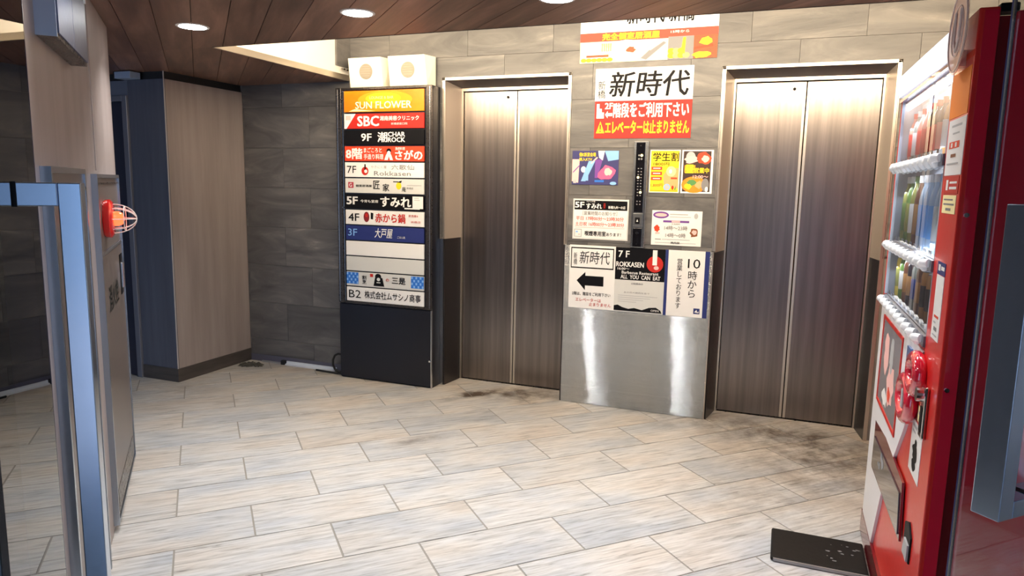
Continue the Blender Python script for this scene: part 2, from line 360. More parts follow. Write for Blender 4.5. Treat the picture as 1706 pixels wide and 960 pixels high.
def thing(name, label, cat, loc=(0, 0, 0), rotz=0.0, group=None):
    o = bpy.data.objects.new(name, None); COL.objects.link(o); o.location = loc; o.rotation_euler = (0, 0, rotz)
    o.empty_display_size = 0.1
    o['label'] = label; o['category'] = cat
    if group: o['group'] = group
    return o
def tag(o, label, cat, group=None):
    o['label'] = label; o['category'] = cat
    if group: o['group'] = group
    return o
def struct_root(name, loc=(0, 0, 0), rotz=0.0):
    o = bpy.data.objects.new(name, None); COL.objects.link(o); o.location = loc; o.rotation_euler = (0, 0, rotz); o['kind'] = 'structure'; o.empty_display_size = 0.1
    return o
def struct(name, mb, mat, rotz=0.0, bevel=0.0, uv=False, loc=None):
    o = part(name, mb, mat, None, bevel, uv=uv); o['kind'] = 'structure'; o.rotation_euler = (0, 0, rotz)
    if loc: o.location = loc
    return o

_dg = [None]
def text(s, x, z, w, h, mat, parent, y=-0.0016, bold=0.0, name='lettering', vertical=False, shear=0.0):
    """lettering as flat mesh in the xz plane facing -y; its box is x..x+w, z-h..z"""
    if vertical: s = '\n'.join(s)
    c = bpy.data.curves.new('lettering', 'FONT'); c.body = s; c.resolution_u = 2; c.shear = shear
    if vertical: c.align_x = 'CENTER'; c.space_line = 0.95
    o = bpy.data.objects.new('lettering_source', c); COL.objects.link(o)
    dg = bpy.context.evaluated_depsgraph_get(); dg.update()
    me = bpy.data.meshes.new_from_object(o.evaluated_get(dg), depsgraph=dg)
    bpy.data.objects.remove(o); bpy.data.curves.remove(c)
    xs = [v.co.x for v in me.vertices]; ys = [v.co.y for v in me.vertices]
    x0, x1, y0, y1 = min(xs), max(xs), min(ys), max(ys)
    for v in me.vertices:
        v.co = Vector((x + (v.co.x - x0) / (x1 - x0) * w, y, z - h + (v.co.y - y0) / (y1 - y0) * h))
    if bold >= 0.01:            # heavier strokes: the same glyphs laid over themselves a hair apart
        k = bold * 0.62; sx = w / (x1 - x0) * k; sz = h / (y1 - y0) * k
        base = [v.co.copy() for v in me.vertices]; fs = [tuple(p.vertices) for p in me.polygons]; V = []; F = []
        for i, (dx, dz) in enumerate(((-1, -.6), (1, -.6), (-1, .6), (1, .6), (0, 0))):
            o_ = len(V); V += [(c_.x + dx * sx, c_.y - i * 0.00003, c_.z + dz * sz) for c_ in base]; F += [tuple(o_ + q for q in f) for f in fs]
        bpy.data.meshes.remove(me); me = bpy.data.meshes.new(name); me.from_pydata(V, [], F)
    me.materials.clear(); me.materials.append(mat)
    q = bpy.data.objects.new(name, me); COL.objects.link(q); parent_to(q, parent)
    return q

class Art:
    """flat print in the unit square of a board: u to the right, v downwards"""
    def __init__(s, x0, z1, w, h, y=-0.0012): s.x0, s.z1, s.w, s.h, s.y, s.k, s.mb = x0, z1, w, h, y, 0, MB()
    def P(s, u, v): return (s.x0 + u * s.w, s.y - s.k * 0.00006, s.z1 - v * s.h)
    def poly(s, pts, mat): s.k += 1; s.mb.face([s.P(*p) for p in pts], mat); return s
    def rect(s, u0, v0, u1, v1, mat): return s.poly([(u0, v1), (u1, v1), (u1, v0), (u0, v0)], mat)
    def ell(s, u, v, ru, rv, mat, n=20, a0=0): return s.poly([(u + ru * math.cos(a0 - 2 * PI * k / n), v + rv * math.sin(a0 - 2 * PI * k / n)) for k in range(n)], mat)
    def blob(s, u, v, ru, rv, mat, seed, n=14):
        rr = random.Random(seed)
        return s.poly([(u + ru * (0.7 + 0.45 * rr.random()) * math.cos(-2 * PI * k / n), v + rv * (0.7 + 0.45 * rr.random()) * math.sin(-2 * PI * k / n)) for k in range(n)], mat)
    def done(s, parent, name='print'): return sheet(name, s.mb, None, parent)
    def text(s, t, u, v, uw, vh, mat, parent, **kw): return text(t, s.x0 + u * s.w, s.z1 - v * s.h, uw * s.w, vh * s.h, mat, parent, y=s.y - 0.0016, **kw)

def AB(a, b, z=0.0): return ((a - b) / R2, (a + b) / R2, z)      # tile-grid coordinates to world

# ------------------------------------------------------------------ floor
COFZ = 2.175
fl = struct_root('floor')
part('grout_bed', MB().box(-6.2, 1.25, -5.2, 0.26, -0.10, -0.0025), M_GROUT, fl)
L_, W_ = 0.6072, 0.302
OA = (-3.8666 - 0.8078) / R2; OB = (-0.8078 + 3.8666) / R2
tb = MB(); g_ = 0.0028
tb.solid([(g_, -W_ + g_, -0.008), (L_ - g_, -W_ + g_, -0.008), (L_ - g_, -g_, -0.008), (g_, -g_, -0.008),
          (g_ + .0012, -W_ + g_ + .0012, 0), (L_ - g_ - .0012, -W_ + g_ + .0012, 0), (L_ - g_ - .0012, -g_ - .0012, 0), (g_ + .0012, -g_ - .0012, 0)],
         [(4, 5, 6, 7), (0, 1, 5, 4), (1, 2, 6, 5), (2, 3, 7, 6), (3, 0, 4, 7)])
t0 = part('tile', tb, M_TILE, fl); t0.rotation_euler = (0, 0, D45)
first = True
for r in range(-16, 18):
    for c in range(-10, 14):
        a = OA + c * L_ + (L_ / 2 if r % 2 else 0.0); b = OB - r * W_
        ca, cb = a + L_ / 2, b - W_ / 2
        x, y = (ca - cb) / R2, (ca + cb) / R2
        if not (-5.7 < x < 1.0 and -4.75 < y < 0.33): continue
        # a cell wholly inside the left cabinet wall is not built
        if ca < -3.85 and cb < 0.6: continue
        if first: o = t0; first = False
        else: o = t0.copy(); COL.objects.link(o)
        o.location = AB(a, b)
pav = struct('trim_1', MB().box(-9, 6, -14, -5.2, -0.10, -0.004), plain('street_paving', (0.42, 0.42, 0.46), 0.8, bump=0.3))

# ------------------------------------------------------------------ ceiling of planks with a raised bay along the lift wall
ce = struct_root('ceiling')
BX0, BY0 = -3.01, -1.31
part('ceiling_backing', MB().box(-6.2, 1.25, -5.0, BY0 - 0.004, COFZ + 0.012, COFZ + 0.036).box(-6.2, BX0 - 0.004, BY0 - 0.004, 0.0, COFZ + 0.012, COFZ + 0.036), M_DARK, ce)
def clip(poly, f):
    out = []
    for i in range(len(poly)):
        p, q = poly[i], poly[(i + 1) % len(poly)]; fp, fq = f(p), f(q)
        if fp >= 0: out.append(p)
        if (fp >= 0) != (fq >= 0):
            t = fp / (fp - fq); out.append((p[0] + t * (q[0] - p[0]), p[1] + t * (q[1] - p[1])))
    return out
PW = 0.1525
for (rx0, rx1, ry0, ry1) in ((-6.0, 1.2, -4.7, BY0), (-6.0, BX0, BY0, 0.0)):
    for k in range(-32, 30):
        a0 = -3.158 + PW * k + 0.0016; a1 = -3.158 + PW * (k + 1) - 0.0016
        pl = [(a0, -9), (a1, -9), (a1, 9), (a0, 9)]
        pl = clip(pl, lambda p: (p[0] - p[1]) / R2 - rx0); pl = clip(pl, lambda p: rx1 - (p[0] - p[1]) / R2) if pl else pl
        pl = clip(pl, lambda p: (p[0] + p[1]) / R2 - ry0) if pl else pl; pl = clip(pl, lambda p: ry1 - (p[0] + p[1]) / R2) if pl else pl
        if len(pl) < 3: continue
        ar = abs(sum(pl[i][0] * pl[(i + 1) % len(pl)][1] - pl[(i + 1) % len(pl)][0] * pl[i][1] for i in range(len(pl)))) / 2
        if ar < 0.004: continue
        o = part('plank', MB().extrude(pl, 'z', COFZ, COFZ + 0.012), M_PLANK, ce); o.rotation_euler = (0, 0, D45)
# raised bay
part('bay_top', MB().box(BX0 - 0.05, 1.25, BY0 - 0.20, 0.0, 2.95, 3.0), M_WHITEPAINT, ce)
part('bay_front', MB().box(BX0 - 0.05, 1.25, BY0 - 0.20, BY0 - 0.16, COFZ + 0.036, 2.95), M_WHITEPAINT, ce)
part('bay_side', MB().box(BX0 - 0.05, BX0 - 0.004, BY0 - 0.16, 0.0, COFZ + 0.036, 2.95), M_WHITEPAINT, ce)
part('edge_trim', MB().box(BX0 - 0.004, BX0 + 0.012, BY0, -0.001, COFZ - 0.003, COFZ + 0.036), M_FRAME, ce, label='pale metal edging strip')
part('edge_trim', MB().box(BX0 - 0.004, 1.25, BY0 - 0.004, BY0 + 0.003, COFZ - 0.001, COFZ + 0.036), M_DARK, ce)
st = thing('light_strip', 'warm white light strip hidden behind the ceiling edge above the lifts', 'light', (-0.9, BY0 - 0.115, COFZ + 0.085))
part('housing', MB().box(-2.0, 2.0, -0.025, 0.0, -0.02, 0.02), M_FRAME, st)
part('diffuser', MB().box(-1.98, 1.98, 0.0, 0.008, -0.012, 0.012), M_LED, st)

# downlights
dlname = ['first recessed round downlight from the left, above the corner panel', 'second recessed round downlight, above the tenant directory', 'recessed round downlight cut by the top edge, in front of the left lift', 'recessed round downlight in front of the right lift']
for i, (x, y) in enumerate(((-2.706, -1.752), (-1.78, -1.755), (-0.885, -1.735), (0.02, -1.74))):
    d = thing('downlight', dlname[i], 'light', (x, y, COFZ), group='round ceiling downlights')
    part('trim_ring', MB().lathe([(0.062, 0.004), (0.062, -0.003), (0.074, -0.003), (0.076, 0.0), (0.074, 0.004)], 32), plain('ring_white', (0.75, 0.75, 0.75), 0.4), d)
    part('lamp', MB().cyl((0, 0), 0.062, 'z', -0.0035, 0.002, 32), M_DISC, d)
    area_light('downlight_beam', (x, y, COFZ - 0.012), 0.11, 6.5, (1.0, 0.965, 0.925), (0, 0, 0), shape='DISK', spread=math.radians(125))
for i, (x, y) in enumerate(((-1.9, -3.0), (-0.9, -3.0))):
    area_light('entrance_downlight_beam', (x, y, COFZ - 0.012), 0.11, 3, (0.95, 0.97, 1.0), (0, 0, 0), shape='DISK', spread=math.radians(125))
    d = thing('downlight', ['recessed round downlight near the left glass door', 'recessed round downlight near the right glass door'][i], 'light', (x, y, COFZ), group='round ceiling downlights')
    part('trim_ring', MB().lathe([(0.062, 0.004), (0.062, -0.003), (0.074, -0.003), (0.076, 0.0), (0.074, 0.004)], 32), MATS['ring_white'], d)
    part('lamp', MB().cyl((0, 0), 0.062, 'z', -0.0035, 0.002, 32), M_DISC, d)

# ------------------------------------------------------------------ lift wall
X1, X2, X3, X4 = -2.257, -1.333, -0.405, 0.540
HF = 2.173; RC = 0.232
wb = struct_root('wall_back')
core = MB()
core.box(-4.2, X1, 0.012, 0.4, 0, 3.0).box(X2, X3, 0.012, 0.4, 0, 3.0).box(X4, 1.3, 0.012, 0.4, 0, 3.0)
core.box(X1, X2, 0.012, 0.4, HF, 3.0).box(X3, X4, 0.012, 0.4, HF, 3.0).box(-4.2, 1.3, 0.36, 0.4, 0, 3.0)
part('masonry', core, M_SLATEGROUT, wb)
holes = [(X1 - 0.001, X2 + 0.001, -1, HF + 0.001), (X3 - 0.001, X4 + 0.001, -1, HF + 0.001), (X2, X3, -1, 1.070), (X4, 2, -1, 1.090), (-2.275, X1, -1, 1.067)]
def cut(rs, h):
    out = []
    for (a, b, c, d) in rs:
        ha, hb, hc, hd = h
        if hb <= a or ha >= b or hd <= c or hc >= d: out.append((a, b, c, d)); continue
        if ha > a: out.append((a, ha, c, d))
        if hb < b: out.append((hb, b, c, d))
        m0, m1 = max(a, ha), min(b, hb)
        if hc > c: out.append((m0, m1, c, hc))
        if hd < d: out.append((m0, m1, hd, d))
    return out
zb = [-0.11, 0.19, 0.49, 0.792, 1.095, 1.398, 1.70, 2.003, 2.306, 2.61, 2.95]
for r in range(len(zb) - 1):
    off = (-3.371 if r % 2 == 0 else -3.616)
    if r == 8: off = -0.255
    if r in (0, 2, 4, 6): off = -3.371
    rowoff = {0: -3.371, 1: -3.616, 2: -3.371, 3: -3.616, 4: -3.371, 5: -3.616, 6: -3.371, 7: -3.616, 8: -0.255, 9: 0.05}[r]
    for k in range(-8, 12):
        a = rowoff + 0.605 * k; b = a + 0.605
        if b < -3.99 or a > 1.2: continue
        rs = [(max(a, -3.99) + 0.001, min(b, 1.2) - 0.001, max(0, zb[r]) + 0.001, zb[r + 1] - 0.001)]
        for h in holes: rs = [q for s in [cut([x], h) for x in rs] for q in s]
        rs = [q for q in rs if q[1] - q[0] > 0.004 and q[3] - q[2] > 0.004]
        if not rs: continue
        mb = MB()
        for q in rs: mb.box(q[0], q[1], 0.0, 0.012, q[2], q[3])
        part('stone_tile', mb, M_SLATE, wb)
# stone return at the left end of the raised bay, with pipe clips under it
part('stone_return', MB().box(-3.0135, -2.998, -0.165, -0.001, 2.262, 2.945), M_SLATE, wb)
pc = thing('pipe_bracket', 'small metal bracket under the stone edge in the bright ceiling bay', 'bracket', (-2.99, -0.08, 2.25))
part('plate', MB().box(-0.004, 0.004, -0.05, 0.05, -0.012, -0.004), M_FRAME, pc)
part('screw', MB().cyl((-0.02, -0.008), 0.006, 'x', 0.004, 0.012, 10), M_BRONZE, pc)
part('screw', MB().cyl((0.02, -0.008), 0.006, 'x', 0.004, 0.012, 10), M_BRONZE, pc)
# steel facing between the lifts, brown steel right of the right lift, narrow strip left of the left lift
sp = part('steel_facing', MB().box(-1.345, -0.398, -0.008, 0.004, 0.002, 1.070), M_STEEL, wb, bevel=0.0015, uv=True, label='brushed steel sheet between the lifts')
part('steel_edge', MB().box(-0.398, -0.392, -0.008, 0.012, 0.002, 1.070), M_FRAME, wb)
part('brown_facing', MB().box(X4 + 0.03, 1.2, -0.004, 0.012, 0.002, 1.090), M_BROWNSTEEL, wb, uv=True)
part('edge_strip', MB().box(-2.275, X1, -0.002, 0.012, 0.0, 1.067), M_SATIN, wb)

# lifts
for (n, xa, xb, da) in ((1, X1, X2, -2.1975), (2, X3, X4, -0.336)):
    dr = struct_root('door_%d' % n, ((xa + xb) / 2, 0, 0)); cx = (xa + xb) / 2
    A, B = xa - cx, xb - cx; DA = da - cx; DB = DA + 0.8124
    lip = 0.022; zl = HF - 0.020
    f = MB()
    f.box(A, A + lip, -0.006, 0.012, 1.067 if n == 1 else 1.075, HF).box(B - lip, B, -0.006, 0.012, 0.0 if n == 2 else 1.071, HF).box(A, B, -0.006, 0.012, zl, HF)
    part('architrave', f, M_FRAME, dr, bevel=0.0015)
    part('architrave_line', MB().box(A + 0.006, A + 0.008, -0.0075, -0.005, 1.08, HF - 0.008).box(B - 0.008, B - 0.006, -0.0075, -0.005, 1.08, HF - 0.008).box(A + 0.006, B - 0.006, -0.0075, -0.005, HF - 0.008, HF - 0.006), M_BRONZE, dr)
    if n == 1: part('corner_bead', MB().box(A, A + 0.012, -0.004, 0.012, 0.0, 1.067), M_SATIN, dr)
    else: part('corner_bead', MB().box(A, A + 0.006, -0.004, 0.012, 0.0, 1.067), M_BRONZE, dr)
    ys = 0.215
    for (s0, s1) in ((A + (lip if 1 else 0), DA - 0.012), (B - lip, DB + 0.012)):
        o = s0 - 0.03 if s0 < 0 else s0 + 0.03
        if s0 < 0: pol = [(A, 0.012), (s0, 0.0), (s1, ys), (s1, 0.30), (A, 0.30)]
        else: pol = [(B, 0.012), (B, 0.30), (s1, 0.30), (s1, ys), (s0, 0.0)]
        part('jamb', MB().extrude(pol, 'z', 1.067, zl), M_JAMB, dr, label='pale painted upper part of the door jamb')
        part('jamb', MB().extrude(pol, 'z', 0.0, 1.067), M_JAMBLOW, dr, label='dark steel lower part of the door jamb')
    part('soffit', MB().extrude([(0.0, zl), (ys, 2.128), (0.30, 2.128), (0.30, HF), (0.0, HF - 0.001)], 'x', A + 0.001, B - 0.001), M_SOFFIT, dr)
    part('header_trim', MB().box(DA - 0.012, DB + 0.012, ys - 0.003, 0.30, 2.108, 2.128), M_FRAME, dr)
    part('side_trim', MB().box(DA - 0.012, DA - 0.002, ys - 0.004, 0.30, 0.0, 2.108), M_FRAME, dr)
    part('side_trim', MB().box(DB + 0.002, DB + 0.012, ys - 0.004, 0.30, 0.0, 2.108), M_FRAME, dr)
    part('shaft_back', MB().box(DA - 0.02, DB + 0.02, 0.275, 0.30, 0.0, 2.12), M_DARK, dr)
    part('sill', MB().box(DA, DB, RC - 0.012, 0.275, -0.0015, 0.0015), M_BRONZE, dr)
    mid = (DA + DB) / 2
    for (p0, p1, e0, e1) in ((DA + 0.003, mid - 0.019, mid - 0.019, mid - 0.003), (mid + 0.019, DB - 0.003, mid + 0.003, mid + 0.019)):
        lf = part('door_leaf', MB().box(p0, p1, RC, 0.262, 0.006, 2.100), M_DOOR, dr, uv=True)
        part('edge_strip', MB().box(e0, e1, RC - 0.003, 0.262, 0.006, 2.100), M_FRAME, lf, bevel=0.002)
    part('sensor_button', MB().cyl((mid - 0.07, 2.06), 0.009, 'y', RC - 0.006, RC + 0.002, 14), M_INK, dr)

# ------------------------------------------------------------------ corner panel block, passage wall and its door
wc = struct_root('wall_passage', (-3.9925, -0.742, 0))
part('side_panel', MB().box(-0.36, 0.0, 0.0, 0.012, 0.098, 2.123), M_BLUELAM, wc, label='slate blue laminate face of the corner block')
part('front_panel', MB().box(-0.012, 0.0, 0.012, 0.742, 0.098, 2.123), M_BEIGE, wc, label='beige laminate face of the corner block')
part('corner_bead', MB().box(-0.003, 0.0025, -0.0025, 0.004, 0.098, COFZ), plain('bead', (0.45, 0.42, 0.42), 0.4), wc)
part('core', MB().box(-0.36, -0.014, 0.014, 0.742, 0.0, COFZ), M_DARK, wc)
part('masonry', MB().box(-2.0, -0.36, 0.04, 0.742, 0.0, COFZ), M_DARK, wc)
bb = struct('baseboard_corner', MB().box(-0.36, 0.004, -0.004, 0.03, 0.0, 0.098).box(-0.03, 0.004, 0.03, 0.742, 0.0, 0.098), M_BASE, loc=(-3.9925, -0.742, 0))
bb2 = struct('baseboard_back', MB().box(-3.985, -3.05, -0.006, 0.0, 0.0, 0.055), plain('skirting_grey', (0.10, 0.10, 0.14), 0.5))
d3 = struct_root('door_3', (-4.40, -0.742, 0))
part('door_frame', MB().box(0.03, 0.075, -0.02, 0.03, 0.0, 2.02).box(-0.75, 0.03, -0.02, 0.03, 1.98, 2.02), plain('frame_blue_grey', (0.17, 0.18, 0.22), 0.35, 0.3), d3, bevel=0.003)
part('door_leaf', MB().box(-0.75, 0.028, 0.0, 0.035, 0.008, 1.978), plain('door_navy', (0.020, 0.024, 0.045), 0.35), d3)
part('hinge', MB().box(0.015, 0.03, -0.012, 0.0, 1.15, 1.25), M_INK, d3)
part('transom_panel', MB().box(-0.75, 0.075, -0.004, 0.035, 2.022, 2.12), plain('transom', (0.13, 0.15, 0.20), 0.4), d3)
cl = thing('door_closer', 'small pale blue-grey box above the narrow passage door', 'closer', (-4.27, -0.80, 2.145))
part('housing', MB().box(-0.07, 0.075, -0.03, 0.054, -0.022, 0.022), plain('closer_blue', (0.36, 0.46, 0.62), 0.35, 0.2), cl, bevel=0.003)
part('end_cap', MB().box(-0.078, -0.07, -0.03, 0.054, -0.022, 0.022), M_BRONZE, cl)
struct('wall_far_left', MB().box(-6.2, -6.05, -5.0, 0.0, 0, 3.0), M_BEIGE)

# ------------------------------------------------------------------ left wall (local x across the wall, local y along it)
WA = -3.534
wl = struct_root('wall_left', (0, 0, 0), D45)
part('laminate', MB().box(WA - 0.06, WA, -1.02, 0.895, 0.0, COFZ), M_BEIGE, wl, bevel=0.004)
part('laminate_return', MB().box(WA - 0.60, WA - 0.06, 0.865, 0.895, 0.0, COFZ), M_BEIGE, wl)
part('laminate_return', MB().box(WA - 0.60, WA - 0.06, -1.02, -0.99, 0.0, COFZ), M_BEIGE, wl)
part('sheen_strip', MB().box(WA, WA + 0.004, 0.14, 0.155, 1.48, COFZ), plain('sheen_beige', (0.55, 0.48, 0.45), 0.25), wl)  # pale strip drawn for the soft reflection band on the laminate
part('door_post', MB().box(WA - 0.16, WA - 0.045, 1.06, 1.12, 0.0, 2.01), plain('post_glow', (0.78, 0.78, 0.72), 0.35), wl, bevel=0.006)  # post colour whitened to stand for lamp glow in the passage
part('glass_backdrop', MB().box(WA - 0.70, WA - 0.60, -1.75, 0.895, 0.0, COFZ), plain('backdrop_brown', (0.06, 0.05, 0.045), 0.6), wl)  # dark backdrop added behind the left glass so its reflection stays clear
part('glass_backdrop', MB().box(WA - 0.70, WA - 0.10, -2.95, -1.75, 0.0, COFZ), plain('backdrop_brown', (0.06, 0.05, 0.045), 0.6), wl)

def wallthing(name, label, cat, a, b, z): return thing(name, label, cat, AB(a, b, z), D45)
M_CABSIDE = plain('cabinet_edge_steel', (0.40, 0.45, 0.52), 0.22, 0.9)
M_CABFACE = streaky('cabinet_face', [(0.3, (0.125, 0.105, 0.10)), (0.7, (0.185, 0.16, 0.15))], (14, 14, 0.8), 0.30, bump=0.03, rand_space=False, rough_var=0.05, metal=0.3)
# hydrant cabinet
hc = wallthing('hydrant_cabinet', 'tall flush fire hydrant cabinet with red alarm lamp in the beige left wall', 'cabinet', WA + 0.0, 0.0, 0.0)
part('frame', MB().box(0, 0.022, -0.015, 0.0, 0.03, 1.465).box(0, 0.022, 0.785, 0.80, 0.03, 1.465).box(0, 0.022, 0.0, 0.785, 1.45, 1.465).box(0, 0.022, 0.0, 0.785, 0.03, 0.045).box(0, 0.020, 0.0, 0.785, 1.140, 1.152), M_CABSIDE, hc)
up_ = part('alarm_panel', MB().box(0, 0.014, 0.0, 0.785, 1.152, 1.45), M_CABFACE, hc, bevel=0.002)
part('panel_lip', MB().box(0.014, 0.019, 0.03, 0.75, 1.425, 1.432), M_BRONZE, up_)
lo_ = part('cabinet_door', MB().box(0, 0.017, 0.006, 0.779, 0.048, 1.137), M_CABFACE, hc, bevel=0.003)
part('door_handle', MB().box(0.017, 0.030, 0.66, 0.70, 0.93, 1.05), M_SATIN, lo_, bevel=0.003)
part('door_handle_recess', MB().box(0.016, 0.0195, 0.63, 0.73, 0.90, 1.09), M_INK, lo_)
part('kick_plate', MB().box(0.017, 0.0185, 0.05, 0.73, 0.06, 0.16), M_BRONZE, lo_)
# letters: sheet built facing -y, turned to face +x
def text_on_left(s, yb, z, w, h, mat, parent, xo, name='lettering'):
    o = text(s, 0, 0, w, h, mat, None, y=0.0, bold=0.02, name=name)
    for v in o.data.vertices: v.co = Vector((xo, yb + v.co.x, z + v.co.z))
    o.parent = parent
    return o
text_on_left('消火栓', 0.16, 1.00, 0.36, 0.11, plain('letter_green', (0.004, 0.02, 0.018), 0.4), lo_, 0.0178)
# alarm lamp, a fitting of its own
al = wallthing('alarm_lamp', 'red round alarm lamp in a white wire guard on the hydrant cabinet', 'lamp', WA + 0.014, 0.20, 1.283)
M_ALRED = plain('alarm_red', (0.75, 0.012, 0.012), 0.18, coat=0.8)
part('base', MB().lathe([(0.075, 0.0), (0.080, 0.008), (0.080, 0.024), (0.068, 0.034), (0.030, 0.036)], 32, axis='x'), M_ALRED, al, smooth=True)
part('lens', MB().lathe([(0.030, 0.034), (0.030, 0.052), (0.024, 0.066), (0.010, 0.073)], 20, axis='x'), M_LENS, al, smooth=True)
gd = MB()
for k in range(4):
    a = PI * k / 4
    gd.tube([(0.034 + 0.085 * math.sin(t), 0.060 * math.cos(t) * math.cos(a), 0.060 * math.cos(t) * math.sin(a)) for t in [PI * i / 14 for i in range(15)]], 0.0022, 6)
gd.tube([(0.075, 0.052 * math.cos(t), 0.052 * math.sin(t)) for t in [2 * PI * i / 20 for i in range(20)]], 0.002, 6, closed=True)
part('wire_guard', gd, plain('guard_white', (0.8, 0.8, 0.76), 0.3), al, smooth=True)
# second, nearer flush panel
nc = wallthing('service_panel', 'brown flush service panel behind the left door handle', 'panel', WA, -0.96, 0.0)
part('frame', MB().box(0, 0.026, 0.0, 0.02, 0.02, 1.479).box(0, 0.026, 0.60, 0.62, 0.02, 1.479).box(0, 0.026, 0.02, 0.60, 1.462, 1.479), M_CABSIDE, nc)
part('panel_face', MB().box(0, 0.020, 0.02, 0.60, 0.02, 1.462), M_CABFACE, nc)
part('panel_step', MB().box(0.020, 0.026, 0.03, 0.59, 1.410, 1.418), M_BRONZE, nc)
# sign box high on the wall
sb = wallthing('sign_box', 'dark glossy box mounted high on the beige left wall', 'box', WA, -0.875, 1.822)
part('body', MB().box(0, 0.048, 0.0, 0.56, 0.0, 0.34), M_BRONZE, sb, bevel=0.002)
part('near_cheek', MB().box(0.0, 0.050, -0.006, 0.0, 0.0, 0.34), plain('cheek_blue', (0.42, 0.50, 0.64), 0.35, 0.4), sb)
part('face_panel', MB().box(0.048, 0.053, 0.01, 0.27, 0.012, 0.34), plain('face_navy', (0.10, 0.125, 0.21), 0.38, 0.3), sb)
part('face_panel', MB().box(0.048, 0.053, 0.274, 0.55, 0.012, 0.34), MATS['face_navy'], sb)
part('white_dot', MB().cyl((0.02, 0.21), 0.010, 'x', 0.053, 0.058, 12), M_WHITE, sb)  # small white dots on the face panels
part('white_dot', MB().cyl((0.54, 0.21), 0.010, 'x', 0.053, 0.058, 12), M_WHITE, sb)

# right wall behind the vending machine
struct('wall_right', MB().box(1.2, 1.3, -4.3, 0.012, 0.0, 3.0), plain('cream_wall', (0.55, 0.46, 0.33), 0.5))

# ------------------------------------------------------------------ glass doors with pull handles (tile-grid directions)
M_HANDLE = plain('handle_steel', (0.48, 0.58, 0.72), 0.20, 0.92)
def glass_door(name, label, a, b_far, b_near, hb, side, bw, bd, reach, z0, z1):
    t = thing(name, label, 'door', AB(a, 0, 0), D45)
    part('glass_pane', MB().box(-0.005, 0.005, b_near, b_far - 0.003, 0.02, 2.16), M_GLASS, t)
    part('pane_edge', MB().box(-0.0052, 0.0052, b_far - 0.003, b_far, 0.02, 2.16), M_GLASSEDGE, t)
    part('bottom_rail', MB().box(-0.016, 0.016, b_near, b_far, 0.006, 0.0195), M_SATIN, t)
    h = None
    for sgn in (side, -side):
        x1 = sgn * reach; x0 = sgn * (reach - bw)
        hm = MB().box(x0, x1, hb, hb + bd, z0, z1)
        hm.box(sgn * 0.007, x0, hb, hb + bd, z1 - 0.032, z1).box(sgn * 0.007, x0, hb, hb + bd, z0, z0 + 0.032)
        h = part('pull_handle', hm, M_HANDLE, t, bevel=0.0015)
    for z in (z1 - 0.033, z0 - 0.001):
        part('gasket', MB().box(-0.008, 0.008, hb - 0.001, hb + bd + 0.001, z, z + 0.034), M_INK, t)
    return t
glass_door('glass_door', 'left open glass door leaf with blue-tinted steel pull handle', -3.387, -1.87, -2.95, -2.02, 1, 0.028, 0.04, 0.083, 0.80, 1.444)
glass_door('glass_door', 'right open glass door leaf with grey steel pull handle, before the red vending machine', -1.80, -2.305, -3.05, -2.445, -1, 0.038, 0.05, 0.10, 0.884, 1.437)

# ------------------------------------------------------------------ tenant directory
DX, DW = -3.040, 0.768
td = thing('tenant_directory', 'tall black tenant directory cabinet with coloured floor name panels', 'directory', (DX, -0.13, 0))
part('cabinet', MB().box(0.0, DW, 0.018, 0.128, 0.0, 2.11), M_BLACK, td, bevel=0.003)
part('frame', MB().box(0, 0.045, 0.0, 0.018, 0.57, 2.11).box(DW - 0.045, DW, 0.0, 0.018, 0.57, 2.11).box(0.045, DW - 0.045, 0.0, 0.018, 2.092, 2.11).box(0.045, DW - 0.045, 0.0, 0.018, 0.57, 0.585), M_BRONZE, td, bevel=0.003)
part('frame_bead', MB().box(0.012, 0.016, -0.003, 0.0, 0.58, 2.10).box(0.052, 0.056, 0.004, 0.017, 0.585, 2.092).box(DW - 0.016, DW - 0.012, -0.003, 0.0, 0.58, 2.10), M_SATIN, td)
part('lower_panel', MB().box(0.006, DW - 0.006, 0.0, 0.018, 0.012, 0.562), M_BLACK, td, bevel=0.002)
part('side_edge', MB().box(DW - 0.006, DW, 0.002, 0.018, 0.0, 0.565), M_SATIN, td)
part('lock', MB().cyl((DW - 0.012, 0.20), 0.007, 'y', -0.006, 0.002, 12), M_CHROME, td)
part('hinge_pin', MB().cyl((0.050, 1.27), 0.005, 'y', -0.005, 0.002, 10), M_CHROME, td)
part('hinge_pin', MB().cyl((0.050, 2.03), 0.005, 'y', -0.005, 0.002, 10), M_CHROME, td)
PX0, PWD = 0.066, 0.640
M_PORANGE = streaky('panel_orange', [(0.3, (0.90, 0.20, 0.006)), (0.5, (0.90, 0.25, 0.008)), (0.7, (0.90, 0.32, 0.012))], (2.5, 2, 4), 0.25, bump=0, rand_space=False)
specs = [(2.087, 0.145, M_PORANGE, 'orange name panel')]
cols = [(M_RED, 'red clinic name panel'), (M_INK, 'black name panel reading 9F'), (M_ORRED, 'red name panel for the eighth floor'), (M_WHITE, 'white name panel reading 7F'), (M_OFFWHITE, 'off-white name panel with a lemon mark'),
        (M_INK, 'black name panel reading 5F'), (M_WHITE, 'white name panel reading 4F'), (M_NAVY, 'navy name panel reading 3F'), (M_WHITE, 'blank white panel'), (M_OFFWHITE, 'blank grey panel'), (M_OFFWHITE, 'grey panel with blue checks'), (M_WHITE, 'white name panel reading B2')]
for i, (m, l) in enumerate(cols): specs.append((1.930 - 0.1126 * i, 0.103, m, l))
PN = []
for (zt, h, m, l) in specs:
    p = part('name_panel', MB().box(PX0, PX0 + PWD, 0.006, 0.018, zt - h, zt), m, td, bevel=0.0015, label=l)
    PN.append((p, Art(PX0, zt, PWD, h, y=0.0055)))
